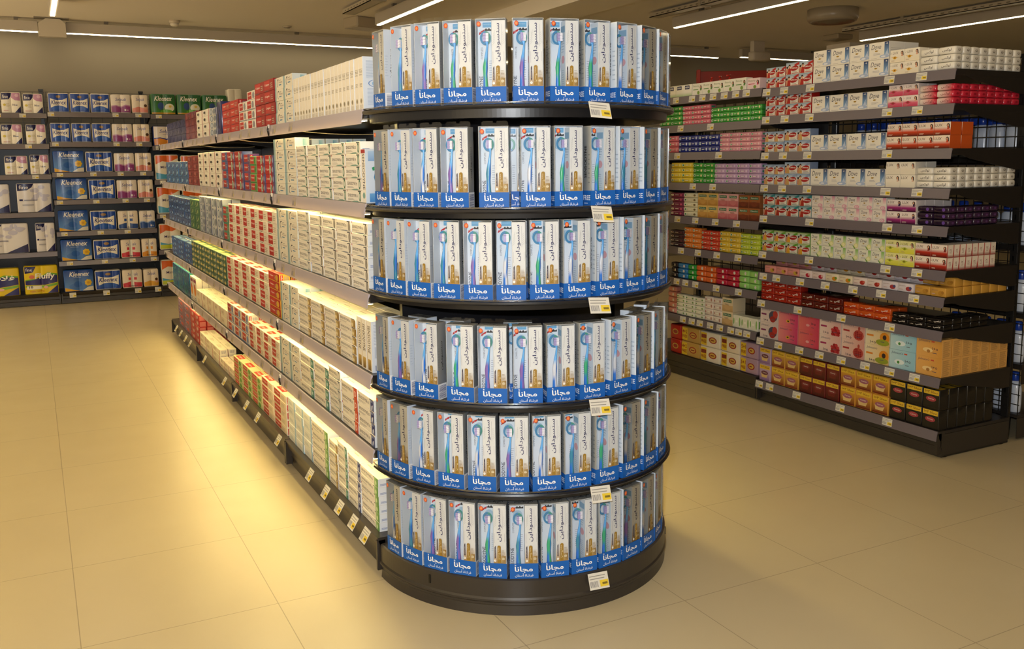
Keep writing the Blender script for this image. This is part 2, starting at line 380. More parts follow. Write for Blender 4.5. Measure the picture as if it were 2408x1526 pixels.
tray(2.85, 3.0, 8.9, 'perforated cable tray beside the light above the rounded display')
tray(5.75, 2.6, 7.9, 'perforated cable tray beside the light over the display top')
tray(8.45, 2.4, 7.9, 'perforated cable tray beside the light over white soap bars')

# ------------------------------------------------------------------ shelving
def tag_mesh(wd=.058, hh=.036, key='rail'):
    k = ('tag', key)
    if k not in _MC:
        mb = MB(); mb.box(-wd/2, wd/2, -.0012, 0, -hh, 0, lin('#d9d5ca'))
        c = CV(mb, (-wd/2, -.0012, -hh), (1,0,0), (0,0,1), (0,-1,0), wd, hh)
        c.lines(.05, .62, .95, .95, 2, '#8f8c86', .3); c.bars(.05, .14, .46, .5, 9, '#77757a'); c.rect(.54, .12, .97, .52, '#e3c53a'); c.rect(.66, .25, .92, .38, '#7c6a2a')
        _MC[k] = mb.mesh('price_tag', ['card'])
    return _MC[k]
def faint_tag():
    k = ('tag', 'faint')
    if k not in _MC:
        mb = MB(); mb.box(-.03, .03, -.004, -.0032, -.036, -.001, lin('#a89c96')); c = CV(mb, (-.03, -.004, -.036), (1,0,0), (0,0,1), (0,-1,0), .06, .035); c.rect(.06, .1, .5, .6, '#8f878a'); c.rect(.56, .1, .95, .5, '#b5a67c')
        _MC[k] = mb.mesh('price_tag', ['card'])
    return _MC[k]
def bay(w, zs, depth, zb, top, loc, rz, label, cat='shelving', group=None, rail='rail', led=False, back='panel', posts=(-1,), rail_base=False, tags=None, y_tags=None):
    e = tag(empty('shelving_bay', loc, rz), label, cat, group); h = w/2-.003
    mb = MB(); mb.prism([(.034, .004), (.034, .05), (.026, .056), (.026, .082), (.016, .092), (.002, zb), (.05, zb), (.05, .004)], -h, h, lin('#332e29'), 0, 'x')
    for s in (-1, 1):
        mb.box(s*h-.012, s*h+.0, .0, .03, .02, zb-.01, lin('#2a2622')) if s > 0 else mb.box(s*h, s*h+.012, .0, .03, .02, zb-.01, lin('#2a2622'))
    for s in (-1, 1): mb.box(min(s*h, s*(h-.004)), max(s*h, s*(h-.004)), .05, depth-.002, .012, zb-.016, lin('#2a2622'))
    mb.build('kick_plate', ['kick'], e)
    mb = MB(); mb.box(-h, h, .05, depth, zb-.014, zb); mb.build('base_deck', ['dark'], e)
    if back == 'panel':
        mb = MB(); mb.box(-h, h, depth-.01, depth-.001, zb, top-.03, lin('#1a1715'))
        mb.build('back_panel', ['black'], e)
    else:
        mb = MB(); z1 = top-.01; z0 = zb if back == 'mesh' else 1.60
        nx = int(w/.1)
        for i in range(nx+1): x = -h+.004+i*(2*h-.008)/nx; mb.box(x-.0018, x+.0018, depth-.006, depth-.003, z0, z1)
        nz = int((z1-z0)/.05)
        for i in range(nz+1): z = z0+i*(z1-z0)/nz; mb.box(-h, h, depth-.010, depth-.006, z-.0018, z+.0018)
        mb.build('wire_back', ['wire'], e)
        if back == 'half':
            mb = MB(); mb.box(-h, h, depth-.01, depth-.001, zb, 1.6); mb.build('back_panel', ['black'], e)
    for s in posts:
        mb = MB(); x = s*(w/2-.034); mb.box(x-.02, x+.02, depth, depth+.024, .012, top, lin('#1c1b1b'), 0, .003)
        nsl = int((top-.3)/.05)
        for i in range(nsl): mb.box(x-.004, x+.004, depth-.0006, depth, .25+i*.05, .275+i*.05, lin('#050505'))
        mb.box(x-.024, x+.024, depth-.002, depth+.026, top, top+.02, lin('#121212'))
        mb.box(x-.03, x+.03, .05, depth, .004, .05, lin('#1c1a18'))
        mb.build('upright', ['paint'], e)
        for yy in (.07, depth-.04):
            mb = MB(); lathe(mb, [(.03, 0), (.03, .008), (.012, .012), (.012, .03)], lin('#111010'), 14, 0, x, yy); mb.build('levelling_foot', ['paint'], e)
    for i, z in enumerate(zs):
        mb = MB(); mb.box(-h, h, .004, depth-.012, z-.028, z, lin('#26221f'), 0)
        for s in (-1, 1):
            x = s*(h-.002); mb.prism([(.06, z-.0275), (depth-.012, z-.0275), (depth-.012, z-.10), (depth-.07, z-.10), (.12, z-.045)], x-.001, x+.001, lin('#26221f'), 0, 'x')
            for q in range(7): mb.box(x-.0006, x+.0006, .1+q*.055, .106+q*.055, z-.024, z-.010, lin('#0c0b0b'))
        sh = mb.build('shelf', ['paint'], e)
        if rail:
            mb = MB(); mb.prism([(.004, .001), (-.002, .001), (-.004, -.012), (-.009, -.046), (-.0065, -.046), (-.001, -.012), (.004, -.004)], -h, h, lin('#8b8488'), 0, 'x', False)
            mb = mb.build('price_rail', [rail], sh, (0, 0, z))
        if led:
            mb = MB(); mb.box(-h+.02, h-.02, .0055, .021, z-.035, z-.029, lin('#cfc9bd')); mb.box(-h+.022, h-.022, .006, .020, z-.0365, z-.0351, (1, 1, 1), 1); mb.build('light_strip', ['paint', 'led_glow'], sh)
        if led and y_tags and i < len(y_tags):
            for tx in y_tags[i]: o = obj('price_tag', faint_tag(), sh, (tx, .0004, z-.004)); o.rotation_euler = (-.15, 0, 0)
        if tags and i < len(tags):
            for tx in tags[i]:
                o = obj('price_tag', tag_mesh(), sh, (tx, -.0035, z-.003)); o.rotation_euler = (-.12, 0, 0)
    if rail_base:
        mb = MB(); mb.prism([(.004, .001), (-.002, .001), (-.004, -.012), (-.009, -.046), (-.0065, -.046), (-.001, -.012), (.004, -.004)], -h, h, lin('#8b8488'), 0, 'x')
        rb = mb.build('price_rail', [rail], e, (0, 0, zb+.002))
        for tx in tags[len(zs)]:
            o = obj('price_tag', tag_mesh(), rb, (tx, -.0035, -.003)); o.rotation_euler = (-.12, 0, 0)
    return e

ORD = 'first second third fourth fifth sixth seventh eighth ninth tenth eleventh twelfth thirteenth fourteenth fifteenth sixteenth seventeenth eighteenth nineteenth twentieth twenty-first'.split()
ZL = [1.575, 1.273, .975, .702, .444]; ZLB = .135
XL = .96
rnd = random.Random(3)
for j in range(4):
    yc = 2.878+1.3*j+.65
    tg = [[-.58+.25*q+rnd.uniform(0, .12) for q in range(2 if j == 0 else 5)] for _ in ZL]
    e = bay(1.298, ZL, .535, ZLB, 1.62, (XL, yc, 0), R(-90), f'black lit shelving bay facing the aisle, {ORD[j]} from the rounded display', group='toothpaste shelving bays', rail='clear_rail', led=True, posts=(-1, 1) if j == 0 else (-1,), y_tags=tg)
    for i in ((0,) if j != 2 else (0, 1)):     # low-voltage leads hanging between the shelf fronts
        z = ZL[i]; mb = MB(); mb.tube([(-.22+.10*t, .03+.03*t, z-.04-.0035*t-.0009*t*(7-t)) for t in range(8)], .0014, 5, lin('#8a8070')); mb.build('lead', ['paint'], e)
    for i, z in enumerate(ZL):
        mb = MB(); mb.tube([(-.640, -.011, z-.004), (-.640, -.014, z-.02), (-.638, -.010, z-.045)], .004, 6, lin('#141414')); mb.box(-.645, -.636, -.013, -.006, z-.012, z+.004, lin('#d8d4c8')); mb.build('rail_clip', ['paint'], e)
    bay(1.298, ZL, .51, ZLB, 1.62, (2.04, yc, 0), R(90), f'back side of the lit gondola, {ORD[j]} bay from the rounded display', group='reverse side shelving bays', rail='clear_rail', led=True, posts=())
for j in range(5):
    bay(1.298, ZL, .45, ZLB, 1.62, (-1.02, 1.6+1.3*j+.65, 0), R(90), f'lit shelving bay across the toothpaste aisle, {ORD[j]} along', group='shelving bays across the aisle', rail='clear_rail', led=True, posts=(-1,))

# tags on the base of the toothpaste gondola
BT = [2.985, 3.12, 3.29, 3.475, 3.71, 4.27, 4.72, 5.0, 5.31, 5.64, 6.36, 7.0, 7.22, 7.47, 7.72]
CE = [o for o in COL.objects if o.name.startswith('shelving_bay') and abs(o.location.x-XL) < .01]
for y in BT:
    p = min(CE, key=lambda o: abs(o.location.y-y)); x = -(y-p.location.y)
    if abs(x) < .62:
        o = obj('price_tag', tag_mesh(.062, .05, 'big'), p, (x, .004, ZLB-.004)); o.rotation_euler = (-.55, 0, 0)

# right-hand gondola
XR = 3.667
ZA = [1.79, 1.638, 1.44, 1.26, 1.088, .885, .762, .605, .385]; ZAB = .13
ZB = [1.797, 1.62, 1.449, 1.259, 1.048, .848, .646, .407]; ZBB = .144
YA0, YA1, YB1 = 2.786, 4.012, 5.24
TA_ = [[3.975, 3.84, 3.65, 3.145, 2.965], [3.975, 3.83, 3.65, 3.15, 2.98], [3.975, 3.835, 3.655, 3.14], [3.975, 3.835, 3.65, 3.14, 2.96], [3.975, 3.625, 3.12, 2.95], [3.975, 3.62, 3.12, 2.94], [3.965, 3.86, 3.68, 3.5, 3.315, 3.14, 2.95], [3.975, 3.69, 3.385, 3.08], [3.975, 3.83, 3.67, 3.525, 3.375, 3.22, 3.07, 2.925], [3.975, 3.89, 3.68, 3.37, 3.07]]
TB_ = [[4.79, 4.63, 4.53, 4.43, 4.33, 4.23, 4.14], [4.74, 4.45], [4.77, 4.37], [4.61, 4.42], [4.76, 4.58, 4.39, 4.2], [4.72, 4.55, 4.37, 4.18], [4.76, 4.67, 4.57, 4.37, 4.17], [4.69, 4.6, 4.52, 4.42, 4.33, 4.23, 4.16, 4.09]]
ya, yb = (YA0+YA1)/2, (YA1+YB1)/2
bay(YA1-YA0, ZA, .52, ZAB, 1.86, (XR, ya, 0), R(-90), 'dark shelving bay of boxed soaps with open end and price rails', back='mesh', posts=(1, -1), rail_base=True, tags=[[-(y-ya) for y in l] for l in TA_])
bay(YB1-YA1, ZB, .52, ZBB, 1.86, (XR, yb, 0), R(-90), 'dark shelving bay of soap bars, partly behind the rounded display', back='mesh', posts=(-1,), tags=[[-(y-yb) for y in l] for l in TB_])
ZC = [1.40, .97, .64, .385]
for (y0, y1, nm) in ((YA0, YA1, 'reverse side of the soap gondola, seen through its wire back'), (YA1, YB1, 'reverse side of the soap gondola behind the soap bars')):
    bay(y1-y0, ZC, .47, ZAB, 1.86, (4.72, (y0+y1)/2, 0), R(90), nm, group='reverse soap gondola bays', back='mesh', posts=())

# wall shelving for paper
ZW1 = [1.937, 1.633, 1.33, .952, .549]; ZW2 = [1.952, 1.653, 1.348, 1.068, .745, .441]; ZW3 = [1.942, 1.614, 1.253, .893, .507]
YW, WB = 10.48, .118
WX = [-.785, .19, 1.16, 2.13]
bay(.974, ZW1, .44, WB, 2.19, ((WX[0]+WX[1])/2, YW, 0), 0, 'wall shelving bay of large tissue packs, cut by the picture edge', group='paper shelving bays on the back wall', back='half', posts=(1,), tags=[[.27, .05], [.3], [.34], [], []])
bay(.969, ZW2, .44, WB, 2.19, ((WX[1]+WX[2])/2, YW, 0), 0, 'wall shelving bay holding mostly blue and pink tissue packs', group='paper shelving bays on the back wall', back='half', posts=(1,), tags=[[-.45, .15, .37], [-.43, .14, .36], [-.41, -.1, .16, .38], [-.43, -.09, .19, .4], [-.41, -.07, .19], [-.38, -.05, .22, .43]])
bay(.969, ZW3, .44, WB, 2.19, ((WX[2]+WX[3])/2, YW, 0), 0, 'wall shelving bay half hidden behind the toothpaste gondola', group='paper shelving bays on the back wall', back='half', posts=(1,), tags=[[-.4], [-.42], [-.4], [-.42], [-.4]])
WC = [o for o in COL.objects if o.name.startswith('shelving_bay') and abs(o.location.y-YW) < .01]
for x in (.30, .62, .93, 1.13, 1.33):
    p = min(WC, key=lambda o: abs(o.location.x-x)); o = obj('price_tag', tag_mesh(.062, .05, 'big'), p, (x-p.location.x, .004, WB-.004)); o.rotation_euler = (-.35, 0, 0)

# ------------------------------------------------------------------ rounded end display
EX, EY, ER = 1.50, 2.872, .545
ZE = [1.569, 1.265, .991, .676, .399]; ZEB = .117
disp = tag(empty('rounded_display', (EX, EY, 0)), 'black half round end display with six tiers of boxed toothbrush packs', 'display stand')
def half_disc(mb, prof, n=120, mi=0, col=(.1, .1, .1), captop=None):
    pts = []; cols = []
    for r_, z in prof:
        for i in range(n+1):
            t = math.pi+math.pi*i/n; pts.append((r_*math.cos(t), r_*math.sin(t), z))
    fs = []
    for k in range(len(prof)-1):
        for i in range(n): fs.append((k*(n+1)+i, k*(n+1)+i+1, (k+1)*(n+1)+i+1, (k+1)*(n+1)+i))
    m_ = len(prof); fs += [[k*(n+1) for k in range(m_)][::-1], [k*(n+1)+n for k in range(m_)]]
    mb.faces(pts, fs, lin(col) if isinstance(col, str) else col, mi, False)
for z in ZE:
    TH = .010 if z > 1.5 else 0
    mb = MB(); half_disc(mb, [(.0005, z), (ER-.012, z), (ER, z-.001), (ER+.002, z-.007), (ER-.003, z-.012), (ER-.022, z-.0125), (ER-.024, z-.028-TH), (ER-.034, z-.030-TH), (.0005, z-.030-TH)])
    sh = mb.build('shelf', ['black'], disp)
    mb = MB(); n = 60
    for zz in (.0025, .0055):
        mb.tube([((ER-.003)*math.cos(math.pi+math.pi*i/n), (ER-.003)*math.sin(math.pi+math.pi*i/n), z+zz) for i in range(n+1)], .0011, 5, (.5, .5, .5))
    for i in range(1, n):
        t = math.pi+math.pi*i/n; mb.tube([((ER-.003)*math.cos(t), (ER-.003)*math.sin(t), z), ((ER-.003)*math.cos(t), (ER-.003)*math.sin(t), z+.0055)], .0009, 4, (.5, .5, .5))
    mb.build('rim_wire', ['chrome'], sh)
    o = obj('price_tag', tag_mesh(.072, .05, 'display'), sh, (0, 0, 0)); t = R(-90+rnd.uniform(-.7, 1)); o.location = ((ER+.004)*math.cos(t), (ER+.004)*math.sin(t), z+.003); o.rotation_euler = (-.42, R(4), t+R(90))
mb = MB(); half_disc(mb, [(.0005, ZEB), (ER-.02, ZEB), (ER-.014, ZEB-.003), (ER-.014, .058), (ER-.010, .052), (ER-.010, .046), (ER-.016, .040), (ER-.016, .034), (ER-.018, .030), (ER-.014, .0), (.0005, 0)])
bs = mb.build('base', ['kick'], disp)
for t in (-150, -92, -36):
    mb = MB(); a = R(t); mb.box(-.003, .003, -.002, .004, .072, .100, lin('#060606')); mb.build('slot', ['paint'], bs, ((ER-.013)*math.cos(a), (ER-.013)*math.sin(a), 0), a+R(90))
o = obj('price_tag', tag_mesh(.072, .05, 'display'), bs, (0, -ER+.010, ZEB-.004)); o.rotation_euler = (-.42, R(3), 0)
mb = MB(); mb.box(-.40, .40, -.012, -.007, ZEB, 1.60, lin('#141210')); mb.build('back_panel', ['black'], disp)
for s in (-.42, .42):
    mb = MB(); mb.box(s-.02, s+.02, -.03, -.007, ZEB, 1.62, lin('#141210')); mb.build('upright', ['black'], disp)

# ------------------------------------------------------------------ printed designs
W0 = '#e9e4d8'
def a_sens(style):
    def art(c):
        f = c['f']; f.text('SENSODYNE', .05, .42, .60, .68, '#3b3a44', bold=.012)
        f.rect(.0, .84, .035, 1, '#a33328'); f.rect(.74, .86, .93, .95, '#3c3a40'); f.lines(.62, .42, .74, .66, 3, '#8a8880', .5)
        if style == 'green':
            f.ell(.86, .48, .055, .42, '#2f6b52'); f.ell(.86, .48, .03, .25, '#d8ddd0'); f.poly([(.3, .0), (.5, .1), (.7, .12), (.88, .0)], '#7fa092')
        elif style == 'oval':
            f.ell(.88, .46, .06, .42, '#5a5650'); f.ell(.88, .46, .042, .33, '#a59d90'); f.poly([(.25, .0), (.5, .08), (.72, .10), (.9, .0)], '#7b8490')
        elif style == 'swirl':
            f.ring(.86, .46, .07, .44, .3, '#8b939a'); f.poly([(.25, .0), (.5, .08), (.72, .1), (.9, .0)], '#9ab0aa')
        elif style == 'gold': f.gh(.76, 0, 1, .84, '#c9b27c', '#8f6b1e'); f.ell(.82, .3, .05, .2, '#e6d7a8')
        elif style == 'teal': f.gh(.78, 0, 1, .84, '#7fae9d', '#2d7363'); f.rect(.84, .3, .92, .6, '#c3d9cf')
        elif style == 'red': f.gh(.80, 0, 1, 1, '#d9603c', '#c33c20'); f.text('D', .84, .2, .94, .7, '#f0d8c8', bold=.02)
        elif style == 'blue': f.gh(.78, 0, 1, .9, '#9aa4c0', '#2d3a78'); f.rect(.82, .4, .97, .7, '#27336f'); f.poly([(.86, .1), (.9, .1), (.94, .5), (.9, .5)], '#e2e4ec')
        elif style == 'leaf': f.gh(.80, 0, 1, 1, '#a9c68a', '#3f8a2e'); f.ell(.88, .4, .04, .25, '#cfe3b4')
        f.lines(.06, .16, .5, .34, 2, '#a29d94', .35)
        if 'l' in c: c['r'].rect(0, 0, 1, 1, '#d6dbe2'); c['r'].lines(.15, .2, .85, .45, 3, '#6d7fae', .5)
        c['t'].lines(.1, .4, .5, .6, 1, '#b9b2a2', .5)
    return art
def a_curve(c):
    f = c['f']; f.gh(0, 0, .2, 1, '#6c99a3', '#b9c9c8'); f.rect(.2, 0, 1, 1, '#e6e0d0')
    f.ring(.42, .5, .12, .38, .28, '#1f2024', 12, 60, 250); f.text('Pronamel', .5, .5, .9, .68, '#8a6f68'); f.lines(.5, .3, .82, .42, 1, '#5a86a8', .8); f.lines(.55, .72, .8, .84, 1, '#8b8578', .4)
    c['r'].rect(0, 0, 1, 1, '#cfd8d8'); c['r'].gh(.55, .1, .85, .9, '#7fb0bb', '#b3ccd0')
def a_true(c):
    f = c['f']; f.text('sensodyne', .12, .755, .88, .785, '#8a7f70'); f.text('TRUE', .16, .70, .84, .748, '#77705f'); f.text('white', .2, .655, .8, .69, '#9a9282')
    f.lines(.25, .44, .8, .52, 4, '#8f8775', .35); f.ell(.5, .175, .22, .05, '#b9ae92'); f.ell(.5, .175, .14, .032, '#8d836c'); f.lines(.15, .03, .85, .11, 5, '#b7ad98', .3)
    for k in ('r', 'l'):
        r = c[k]; r.rect(0, 0, 1, 1, '#d3dbe6'); r.lines(.12, .60, .92, .94, 16, '#8ea4c4', .3); r.ring(.5, .5, .32, .075, .12, '#6f8fc0'); r.ell(.4, .5, .08, .045, '#8fb4d8'); r.ell(.6, .5, .08, .045, '#8fb4d8'); r.lines(.15, .1, .9, .42, 13, '#9fb1cc', .3)
def a_dot(c):
    f = c['f']; f.ell(.3, .56, .14, .2, '#1d1b1c'); f.ring(.46, .52, .07, .16, .4, '#2b292a'); f.lines(.22, .2, .6, .32, 1, '#b0a8a0', .5); f.rect(.93, 0, 1, 1, '#b8606a')
    c['t'].lines(.1, .3, .8, .7, 2, '#b5aca0', .4)
def a_circle(c):
    f = c['f']; f.ell(.3, .5, .2, .44, '#6e7f9a'); f.ell(.3, .5, .13, .3, '#b6bfca'); f.ell(.72, .5, .18, .4, '#7a8494'); f.rect(.9, 0, 1, 1, '#3a4a82')
def a_colg(blk, word='Colgate', side=None, x1=.55, stripe=None):
    def art(c):
        f = c['f']; f.gv(.08, .14, x1, .90, blk, '#c2302a' if blk != '#5c1712' else blk); f.text(word, .12, .44, x1-.04, .66, '#f2e8e0', bold=.01)
        f.lines(x1+.06, .25, .92, .75, 3, '#b3a690', .4); f.lines(.1, .02, .5, .1, 1, '#6f6a72', .6)
        if stripe: f.rect(.0, .0, 1, .09, stripe); f.ell(.78, .5, .12, .36, stripe)
        if side: c['r'].rect(0, 0, 1, 1, side)
        c['r'].rect(.08, .1, .34, .9, '#c2352c'); c['r'].text(word, .12, .15, .3, .85, '#f4e8e0', rot=90)
        c['r'].bars(.45, .2, .9, .75, 7, '#8b8b96'); t = c['t']; t.rect(.12, .15, .62, .85, blk); t.text(word, .18, .35, .56, .66, '#f2e8e0')
    return art
def a_blotch(cols, n=7, seed=1):
    def art(c):
        g = random.Random(seed); f = c['f']
        for i in range(n):
            x, y = g.random()*.6+.2, g.random()*.3+.35; f.ell(x, y, .06+.1*g.random(), .12+.2*g.random(), cols[i % len(cols)], 9)
        f.lines(.1, .1, .7, .25, 1, cols[0], .5); c['t'].rect(.1, .15, .9, .85, cols[-1])
        c['r'].rect(.1, .1, .9, .9, cols[0])
    return art
def a_oval_red(c):
    f = c['f']; f.text('Colgate', .06, .36, .46, .64, '#f0d9d0', bold=.012); f.poly([(.5, .0), (.62, .12), (.72, .5), (.62, .88), (.5, 1), (.46, .5)], '#b9c0b4'); f.ell(.58, .5, .05, .3, '#5a8a62'); f.gh(.74, 0, 1, 1, '#8c2f34', '#47568e'); f.ell(.86, .5, .06, .3, '#9aa6c8')
    c['r'].gh(0, 0, 1, 1, '#46568f', '#8c98bd')
def a_spine(c):
    f = c['f']; f.text('SENSODYNE', .25, .36, .75, .9, '#5a4c34', rot=270, bold=.012); f.gv(.2, .03, .8, .24, '#6b4f1c', '#c4a254'); f.rect(.0, 0, .07, 1, '#c4ab74')
    r = c['r']; r.rect(0, 0, 1, 1, '#cfd5df'); r.text('SENSODYNE', .72, .62, .9, .95, '#3d456a', rot=270); r.lines(.08, .55, .62, .95, 14, '#97a4c0', .3); r.rect(.1, .28, .45, .5, '#b4bccb'); r.rect(.5, .3, .9, .55, '#aeb8ca'); r.bars(.12, .03, .88, .14, 14, '#3a4266')
def a_stand(accent):
    def art(c):
        f = c['f']; f.text('SENSODYNE', .3, .25, .8, .92, '#4a4a52', rot=270, bold=.012); f.ell(.5, .14, .3, .06, accent); f.rect(0, .93, 1, 1, '#a33')
        r = c['r']; r.rect(0, 0, 1, 1, '#cbd6e4'); r.gv(.1, .78, .85, .97, '#7fa3cf', '#a9c3df'); r.ring(.62, .48, .34, .17, .42, '#2d7fb4'); r.ell(.62, .48, .17, .08, '#9cc6e0'); r.poly([(.25, .6), (.48, .64), (.42, .70), (.22, .66)], '#2f8f62'); r.poly([(.4, .30), (.75, .32), (.7, .36), (.45, .36)], '#2f8f62'); r.gv(.12, .02, .9, .18, '#3d7fbf', '#6fa6d4')
    return art
def a_lightblue(c):
    f = c['f']; f.lines(.15, .35, .75, .7, 3, '#9fb2bc', .35); f.gh(.82, 0, 1, 1, '#c5d8e2', '#7fb0d2'); r = c['r']; r.rect(0, 0, 1, 1, '#e4e9ec'); r.lines(.15, .4, .85, .75, 3, '#93a4ae', .4); r.gh(0, 0, 1, .15, '#8dbad6', '#bdd7e4')
def a_cream(c):
    f = c['f']; f.rect(.08, .2, .5, .85, '#d9cbb2'); f.lines(.15, .4, .45, .65, 2, '#b29c82', .5); f.rect(.94, 0, 1, 1, '#b0432e'); c['t'].lines(.2, .3, .7, .75, 3, '#a8987a', .4); r = c['r']; r.bars(.2, .25, .8, .8, 9, '#85808a')
def a_fruit(c):
    f = c['f']; f.ell(.5, .45, .35, .2, '#d98a2e'); f.ell(.35, .62, .2, .1, '#b84a2e'); f.lines(.15, .06, .85, .2, 2, '#6f7a88', .5); f.rect(.1, .8, .9, .92, '#8d2f5a')

# ------------------------------------------------------------------ stocking
def lay(n, tot):
    if tot == 1: return ''
    if tot == 2: return (', lower layer', ', upper layer')[n]
    return f', {ORD[n]} layer'
def words_ok(s):
    t = s.replace(',', ' ').split()
    return len(t) <= 16
def run(front, axis_near, y_near, y_far, nc, nr, htot, z, d, meshf, name, desc, cat, shelf, group, back=0, ref='curved end', rz=R(-90), jit=.6, only_end=False, gap=.985, skip=()):
    """cartons side by side along a gondola front; columns counted from the near end, layers from the shelf up"""
    w = (y_far-y_near)/nc; h = htot/nr; me = meshf(w*gap, d, h-.0007)
    for c in range(nc):
        kb = back if (not only_end or c == 0) else 0
        for k in range(kb+1):
            a = rnd.uniform(-jit, jit)
            for r_ in range(nr):
                if (c, r_, k) in skip: continue
                o = obj(name, me, None, (front+k*(d+.003)+rnd.uniform(0, .003), y_near+(c+.5)*w, z+.0006+r_*h), rz+R(a*(.3 if d*1.0 < w else .6)+rnd.uniform(-.1, .1)))
                L = desc+lay(r_, nr)
                if nc > 1: L += f', {ORD[c]} column'+('' if k else f' from {ref}')
                if k: L += f', {ORD[k]} behind front'
                tag(o, L+', '+shelf, cat, group)
def cf(key, base, art, kind='card', r=.0012, seg=1): return lambda w_, d_, h_: carton(key, w_, d_, h_, base, art, kind, r, seg)
SH = ['top shelf', 'second shelf', 'third shelf', 'fourth shelf', 'fifth shelf', 'bottom deck']
XPL = .972
NAVY, BLU, GRN = '#20264f', '#27508f', '#2c5a34'
